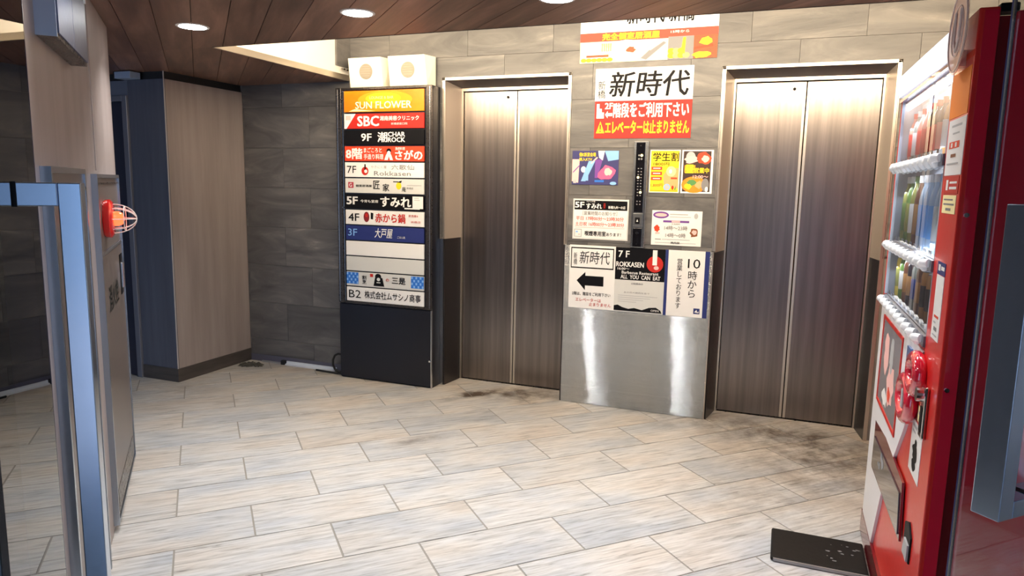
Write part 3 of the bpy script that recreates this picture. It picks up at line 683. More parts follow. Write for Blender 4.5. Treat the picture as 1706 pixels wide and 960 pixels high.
def pt(i, s, u, v, w, h, mat, **kw): PN[i][1].text(s, u, v, w, h, mat, PN[i][0], **kw)
a = PN[0][1]; a.ell(0.52, 0.45, 0.34, 0.42, M_AMBER, 40).ell(0.50, 0.38, 0.22, 0.26, M_YELLOW, 40).poly([(0.06, 0.97), (0.40, 0.97), (0.14, 0.86)], M_PALEY); a.done(PN[0][0])  # amber and yellow ovals paint the reflected glow across the orange panel
pt(0, 'SUN FLOWER', 0.15, 0.52, 0.70, 0.33, plain('print_ivory', (1.0, 0.95, 0.72), 0.5), bold=0.02); pt(0, 'LOUNGE & BAR', 0.33, 0.28, 0.30, 0.13, M_PALEY)
a = PN[1][1]; a.poly([(0.0, 1.0), (0.03, 1.0), (0.15, 0.0), (0.0, 0.0)], M_WHITE).rect(0.02, 0.12, 0.085, 0.42, M_PALEPINK); a.done(PN[1][0])
pt(1, 'SBC', 0.175, 0.17, 0.27, 0.66, M_WHITE, bold=0.045); pt(1, '湘南美容クリニック', 0.46, 0.18, 0.48, 0.30, M_WHITE, bold=0.035); pt(1, '新橋銀座口院', 0.60, 0.62, 0.20, 0.15, M_WHITE)
pt(2, '9F', 0.22, 0.24, 0.13, 0.50, M_WHITE, bold=0.03); pt(2, '潮', 0.43, 0.15, 0.12, 0.66, M_WHITE, bold=0.03); pt(2, 'CHAR', 0.56, 0.15, 0.21, 0.30, M_WHITE, bold=0.04); pt(2, 'ROCK', 0.56, 0.51, 0.21, 0.30, M_WHITE, bold=0.04)
pt(3, '8階', 0.02, 0.14, 0.21, 0.72, M_WHITE, bold=0.05); pt(3, 'まごころと', 0.25, 0.10, 0.23, 0.32, M_WHITE, bold=0.03); pt(3, '手造り料理', 0.25, 0.52, 0.25, 0.36, M_WHITE, bold=0.03)
a = PN[3][1]; a.poly([(0.51, 0.92), (0.62, 0.92), (0.60, 0.60), (0.565, 0.30), (0.53, 0.60)], M_WHITE).ell(0.568, 0.32, 0.030, 0.18, M_INK).ell(0.568, 0.44, 0.022, 0.13, M_WHITE).poly([(0.555, 0.92), (0.58, 0.92), (0.568, 0.66)], M_RED); a.done(PN[3][0])
pt(3, '漁師料理', 0.65, 0.06, 0.12, 0.20, M_WHITE, bold=0.02); pt(3, 'さがの', 0.65, 0.27, 0.33, 0.62, M_WHITE, bold=0.05)
pt(4, '7F', 0.03, 0.24, 0.12, 0.50, M_INK, bold=0.005); a = PN[4][1]; a.ell(0.262, 0.58, 0.045, 0.29, M_RED).rect(0.255, 0.12, 0.272, 0.50, M_INK).ell(0.272, 0.60, 0.02, 0.12, M_WHITE); a.done(PN[4][0])
pt(4, 'やきにく屋', 0.34, 0.20, 0.20, 0.20, M_LGREY); pt(4, '六歌仙', 0.60, 0.14, 0.28, 0.34, M_MGREY); pt(4, 'Rokkasen', 0.38, 0.58, 0.46, 0.30, M_MGREY)
a = PN[5][1]; a.rect(0.04, 0.26, 0.11, 0.66, plain('print_crimson', (0.40, 0.02, 0.05), 0.62)).ell(0.69, 0.46, 0.034, 0.25, M_YELLOW).poly([(0.66, 0.22), (0.73, 0.10), (0.72, 0.26)], M_INK).rect(0.62, 0.16, 0.68, 0.22, M_INK).rect(0.79, 0.40, 0.97, 0.44, M_LGREY); a.done(PN[5][0])
pt(5, 'G', 0.055, 0.33, 0.035, 0.26, M_WHITE, bold=0.02); pt(5, '個室居酒屋', 0.14, 0.42, 0.21, 0.16, M_INK, bold=0.02); pt(5, '匠', 0.37, 0.14, 0.08, 0.56, M_INK, bold=0.02); pt(5, '家', 0.49, 0.34, 0.08, 0.50, M_INK, bold=0.02); pt(5, '庵', 0.73, 0.52, 0.05, 0.34, M_INK); pt(5, '新橋店', 0.79, 0.54, 0.08, 0.14, M_MGREY)
pt(6, '5F', 0.02, 0.18, 0.14, 0.52, M_WHITE, bold=0.05); pt(6, '今宵も宴席', 0.20, 0.36, 0.23, 0.20, M_WHITE, bold=0.02); pt(6, 'すみれ', 0.46, 0.14, 0.38, 0.66, M_WHITE, bold=0.05)
a = PN[6][1]; a.rect(0.86, 0.06, 0.99, 0.88, M_WHITE).rect(0.88, 0.16, 0.94, 0.20, M_LGREY).rect(0.88, 0.28, 0.95, 0.32, M_LGREY).rect(0.76, 0.84, 0.95, 0.93, M_WHITE); a.done(PN[6][0])
pt(7, '4F', 0.04, 0.24, 0.14, 0.52, M_INK, bold=0.02); a = PN[7][1]; a.ell(0.275, 0.46, 0.038, 0.36, plain('print_maroon', (0.20, 0.01, 0.015), 0.62)).ell(0.275, 0.35, 0.018, 0.14, M_RED).poly([(0.33, 0.60), (0.36, 0.62), (0.365, 0.18), (0.33, 0.14)], M_INK); a.done(PN[7][0])
pt(7, '赤から鍋', 0.39, 0.18, 0.38, 0.62, M_RED, bold=0.04); pt(7, '居酒屋&', 0.81, 0.20, 0.12, 0.16, M_RED); pt(7, '新橋店', 0.84, 0.62, 0.12, 0.14, M_RED)
pt(8, '3F', 0.03, 0.22, 0.12, 0.50, M_SKYB, bold=0.005); pt(8, '大戸屋', 0.38, 0.12, 0.23, 0.66, M_WHITE, bold=0.01, shear=0.2); pt(8, 'ごはん処', 0.67, 0.60, 0.10, 0.16, M_WHITE)
def checks(ar, u0, u1):
    ar.rect(u0, 0.03, u1, 0.86, M_BLUE)
    for i in range(6):
        for j in range(4):
            if (i + j) % 2 == 0: ar.rect(u0 + (u1 - u0) * (i + .12) / 6, 0.03 + 0.83 * (j + .12) / 4, u0 + (u1 - u0) * (i + .88) / 6, 0.03 + 0.83 * (j + .88) / 4, M_SKYB)
a = PN[11][1]; checks(a, 0.0, 0.16); checks(a, 0.84, 1.0); a.rect(0.315, 0.06, 0.355, 0.28, M_RED)
a.ell(0.42, 0.22, 0.04, 0.20, M_INK).poly([(0.36, 0.90), (0.50, 0.90), (0.475, 0.30), (0.38, 0.30)], M_INK).ell(0.425, 0.42, 0.022, 0.12, M_OFFWHITE).rect(0.40, 0.62, 0.45, 0.68, M_OFFWHITE); a.done(PN[11][0])
pt(11, '割', 0.21, 0.22, 0.055, 0.28, M_INK, bold=0.03); pt(11, '烹', 0.21, 0.54, 0.055, 0.28, M_INK, bold=0.03); pt(11, 'の', 0.52, 0.32, 0.04, 0.20, M_RED, bold=0.02); pt(11, '三是', 0.60, 0.20, 0.17, 0.46, M_INK, bold=0.04)
pt(12, 'B2', 0.03, 0.20, 0.16, 0.56, M_INK, bold=0.0); pt(12, '株式会社ムサシノ商事', 0.24, 0.20, 0.72, 0.54, M_INK, bold=0.02)

# speaker boxes standing on the directory
for i, (x0, x1, lb) in enumerate(((-2.932, -2.642, 'left of two cream speaker boxes standing on the tenant directory'), (-2.612, -2.300, 'right of two cream speaker boxes standing on the tenant directory'))):
    s = thing('speaker_box', lb, 'speaker', ((x0 + x1) / 2, -0.065, 2.1102), group='speaker boxes on the directory')
    w = (x1 - x0) / 2
    part('case', MB().solid([(-w + 0.012, -0.058, 0), (w - 0.012, -0.058, 0), (w, 0.05, 0), (-w, 0.05, 0), (-w, -0.068, 0.20), (w - 0.03, -0.068, 0.20), (w, 0.05, 0.20), (-w, 0.05, 0.20)],
         [(0, 3, 2, 1), (4, 5, 6, 7), (0, 1, 5, 4), (1, 2, 6, 5), (2, 3, 7, 6), (3, 0, 4, 7)]), M_CREAM, s, bevel=0.004)
    part('grille', MB().cyl((0, 0.105), 0.052, 'y', -0.0665, -0.055, 32), M_GRILLE, s)
    gr = MB()
    for k in range(5): gr.box(-0.044 + abs(k - 2) * 0.006, 0.044 - abs(k - 2) * 0.006, -0.0685, -0.066, 0.073 + k * 0.016, 0.076 + k * 0.016)
    part('grille_rib', gr, plain('rib', (0.42, 0.38, 0.31), 0.7), s)

# ------------------------------------------------------------------ things on the floor by the slate wall
hs = thing('rubber_hose', 'black rubber hose loop on the floor left of the directory', 'hose', (-3.10, -0.045, 0))
hp = [(0.055, 0.01, 0.012)] + [(0.005 + 0.075 * math.cos(t) * -1 * -1 * (1 if True else 0), -0.005 - 0.012 * math.sin(t), 0.082 + 0.070 * math.sin(t)) for t in [-0.9 - i * 0.28 for i in range(17)]]
part('hose', MB().tube([(0.045, -0.02, 0.150), (0.0, -0.022, 0.156), (-0.03, -0.022, 0.140), (-0.048, -0.022, 0.105), (-0.050, -0.020, 0.065), (-0.036, -0.016, 0.030), (-0.005, -0.01, 0.012), (0.045, 0.0, 0.010)], 0.0085, 10), M_RUBBER, hs, smooth=True)
part('hose', MB().tube([(0.045, -0.038, 0.009), (-0.02, -0.040, 0.009), (-0.10, -0.036, 0.009), (-0.20, -0.03, 0.009)], 0.0075, 8), M_RUBBER, hs, smooth=True)
tag(part('metal_strip', MB().extrude([(-0.030, 0.0), (-0.004, 0.0), (-0.004, 0.030), (-0.010, 0.030), (-0.014, 0.012), (-0.030, 0.010)], 'x', 0, 0.47), plain('bare_aluminium', (0.66, 0.70, 0.76), 0.45, 0.1), loc=(-3.625, -0.006, 0.0)), 'long bright metal strip lying at the foot of the slate wall', 'strip')
tag(part('metal_strip', MB().extrude([(-0.020, 0.0), (-0.004, 0.0), (-0.004, 0.012), (-0.020, 0.009)], 'x', 0, 0.19), plain('dull_aluminium', (0.50, 0.50, 0.52), 0.4, 0.7), loc=(-3.865, -0.006, 0.0)), 'short dull metal strip in the corner left of the long bright strip', 'strip')
tag(part('rubber_block', MB().box(0, 0.035, -0.03, 0.0, 0, 0.035), M_RUBBER, loc=(-3.668, -0.008, 0), bevel=0.003), 'small black block between the two metal strips', 'block')
rg = MB(); rr = random.Random(3); NX, NY = 18, 10; hv = []
for j in range(NY + 1):
    for i in range(NX + 1):
        u, v = i / NX * 2 - 1, j / NY * 2 - 1; e = max(0.0, 1 - (u * u + v * v))
        hv.append((0.105 * u * (1 + 0.12 * rr.uniform(-1, 1)), 0.055 * v * (1 + 0.2 * rr.uniform(-1, 1)) + 0.02 * math.sin(3 * u), 0.001 + e * rr.uniform(0.004, 0.036)))
rg.v = hv; rg.f = [(j * (NX + 1) + i, j * (NX + 1) + i + 1, (j + 1) * (NX + 1) + i + 1, (j + 1) * (NX + 1) + i) for j in range(NY) for i in range(NX)
    if ((i + .5) / NX * 2 - 1) ** 2 + ((j + .5) / NY * 2 - 1) ** 2 < 0.95]; rg.mi = [0] * len(rg.f)
tag(sheet('rag', rg, plain('dirty_cloth', (0.06, 0.055, 0.045), 0.9, bump=0.4)), 'crumpled dark rag on the floor in the slate corner', 'rag')
bpy.data.objects['rag'].location = (-3.862, -0.150, 0.0)
mt = thing('rubber_mat', 'black scuffed rubber mat strip sticking out from under the vending machine', 'mat', (0.04, -1.40, 0))
part('pad', MB().box(0, 0.353, -0.262, 0.0, 0, 0.018), plain('mat_black', (0.005, 0.005, 0.006), 0.5, spec=0.25), mt, bevel=0.008, seg=3)
part('edge_lip', MB().box(0.01, 0.353, -0.268, -0.262, 0.004, 0.016), plain('lip_grey', (0.30, 0.30, 0.31), 0.3, 0.5), mt)
sm = Art(0, 0, 1, 1, 0); scf = MB(); rr = random.Random(9)
for k in range(14):
    x_, y_ = rr.uniform(0.20, 0.33), -rr.uniform(0.05, 0.20); s_ = rr.uniform(0.002, 0.010)
    scf.face([(x_ + s_ * rr.uniform(.5, 1.3) * math.cos(t), y_ + 0.6 * s_ * rr.uniform(.5, 1.3) * math.sin(t), 0.0186) for t in [2 * PI * i / 7 for i in range(7)]])
sheet('scuff', scf, plain('scuff_grey', (0.22, 0.22, 0.23), 0.6), mt)['kind'] = 'stuff'

# ------------------------------------------------------------------ posters and call station on the lift wall
def board(name, label, cat, x0, x1, z1, z0, mat, th=0.003, y=-0.001, group=None, off=0.0):
    t = thing(name, label, cat, (x0, y, z0), group=group)
    w, h = x1 - x0, z1 - z0
    part('backing', MB().box(0, w, -th, 0, 0, h), mat, t)
    return t, Art(0, h, w, h, y=-th - 0.0003)
# top banner
t, a = board('banner', 'wide food banner right under the ceiling edge above the call station', 'poster', -1.284, -0.442, 2.56, 2.224, M_WHITE)
v0 = (2.56 - 2.405) / 0.336
a.rect(0, v0, 1, v0 + 0.16, plain('print_salmon', (0.70, 0.055, 0.03), 0.62)).rect(0, v0 + 0.16, 1, 1, M_PALEPINK)
a.rect(0.0, 0.63, 0.46, 1, M_PALEY).blob(0.12, 0.80, 0.11, 0.13, M_WHITE, 1).ell(0.35, 0.80, 0.13, 0.19, M_WHITE).ell(0.36, 0.80, 0.10, 0.14, plain('print_cream', (0.88, 0.78, 0.58), 0.62)).blob(0.385, 0.79, 0.035, 0.06, M_BROWN, 2)
for k in range(5): a.rect(0.165 + k * 0.016, 0.66, 0.176 + k * 0.016, 0.80, M_TAN)
a.rect(0.05, 0.86, 0.22, 0.90, M_BROWN)
for k in range(6): a.ell(0.03 + k * 0.04, 0.95, 0.022, 0.035, M_YELLOW)
a.rect(0.46, 0.63, 0.645, 1, M_LGREY).poly([(0.46, 0.95), (0.50, 0.98), (0.64, 0.70), (0.60, 0.64)], M_MGREY).poly([(0.50, 0.78), (0.53, 0.82), (0.63, 0.66), (0.60, 0.64)], M_PALEPINK).ell(0.62, 0.88, 0.025, 0.09, M_WHITE)
a.rect(0.655, 0.60, 0.835, 1, M_MGREY)
for k in range(7): a.ell(0.68 + (k % 4) * 0.035, 0.93 - (k // 4) * 0.08, 0.026, 0.05, M_TAN if k % 2 else M_YELLOW)
a.poly([(0.745, 0.90), (0.775, 0.90), (0.78, 0.62), (0.76, 0.62)], M_YELLOW)
a.rect(0.835, 0.60, 1, 1, M_BROWN).blob(0.92, 0.70, 0.05, 0.07, M_YELLOW, 4).poly([(0.84, 0.84), (0.97, 0.80), (0.97, 0.76), (0.84, 0.80)], M_ORRED).blob(0.89, 0.94, 0.07, 0.06, M_YELLOW, 5)
a.done(t)
a.text('完全個室居酒屋', 0.17, v0 + 0.02, 0.42, 0.12, M_YELLOW, t, bold=0.05)
a.text('15時から', 0.67, v0 + 0.03, 0.13, 0.05, M_WHITE, t)
a.text('新時代 新橋', 0.35, 0.00, 0.48, 0.34, M_INK, t, bold=0.03)
# white board
t, a = board('signboard', 'white signboard with large black calligraphy above the red signboard', 'sign', -1.176, -0.570, 2.187, 1.9885, M_WHITE)
a.text('新時代', 0.15, 0.12, 0.81, 0.76, M_INK, t, bold=0.022, shear=0.12)
a.text('新橋', 0.03, 0.38, 0.08, 0.54, M_INK, t, vertical=True)
a.rect(0.045, 0.10, 0.058, 0.16, M_SKYB).rect(0.085, 0.10, 0.10, 0.12, M_LGREY); a.done(t)
# red board
t, a = board('signboard', 'red signboard with white and yellow lettering and a warning triangle', 'sign', -1.1745, -0.571, 1.9875, 1.758, M_RED)
a.poly([(0.02, 0.46), (0.10, 0.46), (0.10, 0.30), (0.075, 0.30), (0.075, 0.20), (0.05, 0.20), (0.05, 0.07), (0.02, 0.07)], M_WHITE)
a.poly([(0.11, 0.36), (0.14, 0.46), (0.14, 0.40), (0.19, 0.40), (0.19, 0.32), (0.14, 0.32), (0.14, 0.26)], M_WHITE)
a.poly([(0.02, 0.86), (0.11, 0.86), (0.065, 0.54)], M_YELLOW).poly([(0.059, 0.76), (0.071, 0.76), (0.074, 0.63), (0.056, 0.63)], M_RED).ell(0.065, 0.81, 0.007, 0.025, M_RED)
a.done(t)
a.text('2F', 0.11, 0.05, 0.08, 0.16, M_WHITE, t, bold=0.05); a.text('階段をご利用下さい', 0.20, 0.06, 0.77, 0.38, M_WHITE, t, bold=0.055)
a.text('エレベーターは止まりません', 0.12, 0.53, 0.86, 0.34, M_YELLOW, t, bold=0.055)
# purple photo poster
t, a = board('poster', 'purple and blue photo poster with a pink blob above the black-headed notice', 'poster', -1.312, -1.008, 1.680, 1.465, M_PURPLE)
a.rect(0, 0, 1, 1, plain('print_deep_blue', (0.03, 0.03, 0.14), 0.62)).poly([(0, 0.9), (0.14, 0.95), (0.16, 0.25), (0, 0.25)], M_PALEPINK).poly([(0.2, 0.9), (0.30, 0.9), (0.50, 0.3), (0.36, 0.3)], M_SKYB).poly([(0.5, 0.8), (0.56, 0.8), (0.66, 0.25), (0.50, 0.25)], M_PURPLE)
a.ell(0.25, 0.55, 0.055, 0.09, M_WHITE).rect(0.28, 0.50, 0.36, 0.88, M_SKYB).poly([(0.56, 0.0), (0.70, 0.0), (0.66, 0.28), (0.58, 0.20)], M_WHITE).poly([(0.70, 0.0), (1, 0.0), (1, 0.25), (0.78, 0.30)], M_SKYB)
a.blob(0.76, 0.66, 0.19, 0.24, M_PINK, 11).blob(0.78, 0.62, 0.10, 0.12, M_PALEPINK, 12).rect(0.50, 0.86, 0.70, 0.92, M_BLUE).ell(0.9, 0.95, 0.07, 0.05, M_SKYB)
a.poly([(0.02, 0.62), (0.02, 0.66), (0.17, 0.44), (0.17, 0.40)], M_PURPLE).poly([(0.40, 0.36), (0.42, 0.38), (0.56, 0.20), (0.53, 0.18)], M_PALEPINK); a.rect(0.03, 0.86, 0.10, 0.96, M_LGREY).done(t)
a.text('個K新宴会場', 0.15, 0.05, 0.36, 0.12, M_YELLOW, t, bold=0.03); a.text('導入KTV', 0.15, 0.20, 0.28, 0.10, M_YELLOW, t, bold=0.03)
# yellow poster
t, a = board('poster', 'yellow student discount poster right of the call station', 'poster', -0.809, -0.624, 1.686, 1.424, M_WHITE)
a.rect(0.03, 0.02, 0.97, 0.98, M_YELLOW).poly([(0.50, 0.82), (0.97, 0.90), (0.97, 0.42), (0.62, 0.42), (0.46, 0.60)], M_TAN).ell(0.72, 0.50, 0.16, 0.12, plain('print_peach', (0.92, 0.60, 0.30), 0.62)).ell(0.70, 0.50, 0.05, 0.05, M_WHITE)
for k in range(3): a.rect(0.06, 0.39 + k * 0.12, 0.42, 0.47 + k * 0.12, M_ORRED).rect(0.12, 0.42 + k * 0.12, 0.36, 0.44 + k * 0.12, M_WHITE)
a.rect(0.72, 0.64, 0.93, 0.68, M_ORRED).ell(0.60, 0.87, 0.11, 0.08, M_SKYB).ell(0.60, 0.87, 0.08, 0.055, M_LGREY).ell(0.79, 0.88, 0.04, 0.05, M_RED).poly([(0.84, 0.93), (0.90, 0.93), (0.90, 0.82)], M_GREEN).rect(0.05, 0.94, 0.95, 0.96, M_AMBER); a.done(t)
a.text('学生割', 0.10, 0.06, 0.86, 0.20, M_INK, t, bold=0.02); a.text('1800円', 0.12, 0.29, 0.52, 0.08, M_INK, t); a.text('1,800円', 0.06, 0.79, 0.40, 0.08, M_ORRED, t)
# food poster
t, a = board('poster', 'white-bordered food photo poster beside the right lift', 'poster', -0.614, -0.427, 1.686, 1.423, M_WHITE)
a.rect(0.05, 0.03, 0.93, 0.96, plain('print_dark_brown', (0.035, 0.015, 0.012), 0.62)).ell(0.28, 0.16, 0.15, 0.12, M_LGREY).blob(0.30, 0.22, 0.22, 0.10, M_PALEPINK, 21).blob(0.70, 0.18, 0.22, 0.16, M_ORRED, 22).blob(0.74, 0.20, 0.12, 0.09, M_PALEPINK, 23)
a.ell(0.42, 0.80, 0.40, 0.19, M_ORANGE).blob(0.36, 0.75, 0.16, 0.07, M_GREEN, 24).blob(0.58, 0.80, 0.12, 0.09, M_TAN, 25).blob(0.24, 0.84, 0.12, 0.07, M_YELLOW, 26).ell(0.78, 0.80, 0.12, 0.15, M_MGREY).ell(0.83, 0.90, 0.05, 0.06, M_WHITE)
a.rect(0.10, 0.35, 0.44, 0.52, M_AMBER).done(t)
a.text('昼', 0.12, 0.34, 0.28, 0.19, M_YELLOW, t, bold=0.06); a.text('営業中', 0.42, 0.41, 0.46, 0.12, M_YELLOW, t, bold=0.05); a.text('12:00〜', 0.38, 0.58, 0.48, 0.07, M_PALEPINK, t, bold=0.03)
# black headed notice
t, a = board('notice', 'white notice with black header and red hours left of the call station', 'notice', -1.297, -0.930, 1.374, 1.112, M_OFFWHITE)
a.rect(0.02, 0.03, 0.98, 0.97, M_WHITE).rect(0.025, 0.04, 0.975, 0.27, M_INK)
a.rect(0.04, 0.70, 0.94, 0.715, M_PALEPINK).rect(0.03, 0.75, 0.17, 0.95, M_LGREY).rect(0.045, 0.77, 0.155, 0.93, M_WHITE).rect(0.06, 0.80, 0.10, 0.84, M_SKYB).rect(0.11, 0.87, 0.14, 0.90, M_PALEPINK); a.done(t)
a.text('5F', 0.04, 0.08, 0.16, 0.14, M_WHITE, t, bold=0.05); a.text('スナック席', 0.24, 0.045, 0.16, 0.04, M_WHITE, t); a.text('すみれ', 0.24, 0.11, 0.28, 0.13, M_WHITE, t, bold=0.04); a.text('昼', 0.55, 0.10, 0.04, 0.12, M_RED, t); a.text('新橋九州一の店', 0.64, 0.16, 0.30, 0.07, M_WHITE, t, bold=0.03)
a.text('［営業時間のお知らせ］', 0.18, 0.30, 0.62, 0.10, M_MGREY, t, bold=0.01); a.text('平日 17時00分〜23時30分', 0.06, 0.43, 0.86, 0.10, M_ORRED, t, bold=0.01); a.text('土日祝 16時00分〜23時30分', 0.05, 0.57, 0.88, 0.10, M_ORRED, t, bold=0.01)
a.text('喫煙専用室', 0.23, 0.79, 0.38, 0.12, M_INK, t, bold=0.04); a.text('あります！', 0.62, 0.82, 0.26, 0.08, M_INK, t, bold=0.02)
# purple-oval notice
t, a = board('notice', 'white notice with purple oval and opening hours below the yellow poster', 'notice', -0.780, -0.473, 1.314, 1.097, M_WHITE)
a.ell(0.18, 0.13, 0.16, 0.10, M_PURPLE).ell(0.18, 0.13, 0.12, 0.05, M_PALEPINK).rect(0.36, 0.09, 0.72, 0.12, M_LGREY).rect(0.36, 0.17, 0.78, 0.19, M_LGREY).rect(0.23, 0.28, 0.75, 0.34, M_PURPLE).rect(0.40, 0.29, 0.57, 0.33, M_PALEPINK)
a.ell(0.88, 0.14, 0.04, 0.08, M_LGREY).blob(0.11, 0.52, 0.07, 0.10, M_ORRED, 31).blob(0.86, 0.62, 0.09, 0.14, M_BROWN, 32).blob(0.86, 0.60, 0.05, 0.07, M_PALEPINK, 33).rect(0.08, 0.63, 0.17, 0.68, M_PALEPINK)
a.rect(0.08, 0.82, 0.20, 0.84, M_MGREY).rect(0.22, 0.82, 0.78, 0.835, M_LGREY).rect(0.08, 0.92, 0.90, 0.935, M_LGREY); a.done(t)
a.text('14時〜23時', 0.26, 0.43, 0.46, 0.13, M_MGREY, t, bold=0.01); a.text('14時〜0時', 0.29, 0.64, 0.40, 0.13, M_MGREY, t, bold=0.01); a.text('営業時間', 0.40, 0.36, 0.17, 0.04, M_MGREY, t); a.text('焼肉屋', 0.40, 0.89, 0.18, 0.06, M_INK, t, bold=0.02)
# lower row on the steel
t, a = board('poster', 'white poster with a black arrow pointing left on the steel facing', 'poster', -1.308, -1.0005, 1.073, 0.655, M_WHITE, y=-0.0095)
a.rect(0.03, 0.035, 0.965, 0.365, M_INK).rect(0.05, 0.055, 0.945, 0.345, M_WHITE).poly([(0.17, 0.56), (0.36, 0.71), (0.36, 0.635), (0.76, 0.635), (0.76, 0.48), (0.36, 0.48), (0.36, 0.42)], M_INK); a.done(t)
a.text('新時代', 0.22, 0.09, 0.66, 0.20, M_INK, t, shear=0.1); a.text('新橋', 0.09, 0.12, 0.08, 0.19, M_INK, t, vertical=True)
a.text('2階は、階段をご利用下さい', 0.08, 0.74, 0.84, 0.055, M_INK, t, bold=0.02); a.text('エレベーターは', 0.16, 0.835, 0.56, 0.055, M_RED, t, bold=0.01); a.text('止まりません', 0.46, 0.90, 0.48, 0.055, M_RED, t, bold=0.01)
t, a = board('poster', 'black and white barbecue restaurant poster with red circle on the steel facing', 'poster', -1.0, -0.683, 1.071, 0.654, M_OFFWHITE, y=-0.0095)
a.rect(0, 0, 1, 0.50, M_INK).ell(0.80, 0.235, 0.165, 0.125, M_RED).rect(0.75, 0.02, 0.84, 0.25, M_WHITE).ell(0.83, 0.29, 0.05, 0.03, M_PALEPINK)
a.rect(0.34, 0.545, 0.58, 0.565, M_LGREY)
for k in range(4): a.rect(0.08, 0.74 + k * 0.032, 0.88 - k * 0.14, 0.747 + k * 0.032, M_LGREY)
a.poly([(0, 0.985), (0.98, 0.985), (0.95, 0.94), (0.86, 0.90), (0.72, 0.91), (0.58, 0.955), (0.42, 0.93), (0.30, 0.95), (0.18, 0.93), (0.08, 0.895), (0, 0.91)], M_INK); a.done(t)
a.text('7 F', 0.06, 0.05, 0.22, 0.10, M_WHITE, t, bold=0.03); a.text('ROKKASEN', 0.02, 0.22, 0.56, 0.075, M_WHITE, t, bold=0.04); a.text('16:00〜', 0.05, 0.31, 0.24, 0.035, M_WHITE, t, bold=0.02); a.text('Barbecue Restaurant', 0.14, 0.36, 0.74, 0.045, M_WHITE, t, bold=0.02); a.text('ALL  YOU  CAN  EAT', 0.12, 0.42, 0.80, 0.06, M_WHITE, t, bold=0.03)
a.text('ご飯類あり', 0.34, 0.535, 0.24, 0.03, M_MGREY, t); a.text('あの日の焼肉を店で', 0.20, 0.68, 0.52, 0.025, M_MGREY, t); a.text('OPEN', 0.76, 0.935, 0.16, 0.03, M_WHITE, t)
t, a = board('poster', 'tall white poster with vertical writing and navy side bands beside the right lift', 'poster', -0.6825, -0.413, 1.070, 0.653, M_NAVY, y=-0.0095)
a.rect(0.07, 0.0, 0.90, 1.0, M_WHITE).rect(0.70, 0.86, 0.84, 0.945, M_NAVY); a.poly([(0.72, 0.92), (0.77, 0.88), (0.79, 0.92), (0.82, 0.90), (0.82, 0.93)], M_WHITE); a.done(t)
a.text('10', 0.52, 0.12, 0.28, 0.14, M_INK, t); a.text('時から', 0.54, 0.30, 0.20, 0.40, M_INK, t, vertical=True); a.text('営業しております', 0.27, 0.12, 0.13, 0.76, M_INK, t, vertical=True)

# call station
cs = thing('call_station', 'tall narrow black lift call station with silver side rails between the lifts', 'panel', (-0.908, -0.001, 1.076))
part('housing', MB().box(0.0, 0.088, -0.022, 0, 0, 0.662), M_SATIN, cs, bevel=0.002)
fp = part('face_plate', MB().box(0.014, 0.070, -0.026, -0.0215, 0.222, 0.655), M_BLACKGLOSS, cs, bevel=0.0015)
cp = part('call_plate', MB().box(0.012, 0.072, -0.028, -0.0215, 0.130, 0.215), plain('plate_grey', (0.25, 0.26, 0.28), 0.3, 0.8), cs, bevel=0.002)
part('lower_plate', MB().box(0.014, 0.070, -0.026, -0.0215, 0.004, 0.122), M_BLACKGLOSS, cs, bevel=0.0015)
part('call_button', MB().box(0.026, 0.056, -0.032, -0.028, 0.150, 0.190), M_INK, cp, bevel=0.002)
part('button_mark', MB().face([(0.035, -0.0323, 0.163), (0.047, -0.0323, 0.163), (0.041, -0.0323, 0.179)]), M_WHITE, cp)
part('key_switch', MB().cyl((0.041, 0.092), 0.010, 'y', -0.032, -0.026, 16), M_CHROME, cs)
part('key_switch', MB().cyl((0.041, 0.022), 0.005, 'y', -0.029, -0.026, 12), M_CHROME, cs)
part('screw', MB().cyl((0.042, 0.635), 0.005, 'y', -0.028, -0.026, 12), M_CHROME, cs)
dots = MB(); lit = MB()
for (x_, z_) in ((0.034, 0.575), (0.034, 0.553), (0.050, 0.553)): dots.cyl((x_, z_), 0.006, 'y', -0.0272, -0.026, 10)
lit.cyl((0.050, 0.575), 0.008, 'y', -0.0276, -0.026, 12)
for k in range(13):
    for c_ in (0, 1):
        if (k, c_) in ((3, 0), (8, 1)): lit.cyl((0.033 + 0.018 * c_, 0.495 - 0.0185 * k), 0.0075, 'y', -0.0276, -0.026, 12)
        elif k not in (10,): dots.box(0.029 + 0.018 * c_, 0.037 + 0.018 * c_, -0.0266, -0.026, 0.491 - 0.0185 * k, 0.497 - 0.0185 * k)
part('floor_marks', dots, M_MGREY, fp); part('lit_indicator', lit, M_BTNLIT, fp)

# ------------------------------------------------------------------ vending machine (local x along the front from the far side to the near side, front at y=0)
VM = thing('vending_machine', 'red and white drinks vending machine along the right edge', 'vending machine', (0.40, -1.24, 0.0), -PI / 2)
W, H, DP = 1.178, 1.90, 0.74
part('cabinet', MB().box(0.004, W - 0.004, 0.078, DP, 0.03, 1.885), M_MACHRED, VM, bevel=0.006)
part('door_gap', MB().box(0.012, 0.021, 0.044, 0.078, 0.04, 1.875).box(0.957, W - 0.012, 0.044, 0.078, 0.04, 1.875).box(0.021, 0.957, 0.044, 0.078, 0.04, 1.02).box(0.021, 0.957, 0.044, 0.078, 1.803, 1.875), M_MACHDARK, VM)
dz = 1.045
df = MB()
df.box(0.955, W, 0, 0.044, 0.03, 1.895).box(0.022, 0.955, 0.0, 0.044, 1.0, dz - 0.02).box(0.022, 0.955, 0.008, 0.044, 0.03, 1.0)
part('door', df, M_FRONTRED, VM, bevel=0.004)
part('far_edge', MB().box(0, 0.022, 0, 0.044, 0.03, 1.81), plain('edge_red', (0.75, 0.02, 0.012), 0.6, spec=0.15), VM, bevel=0.003)
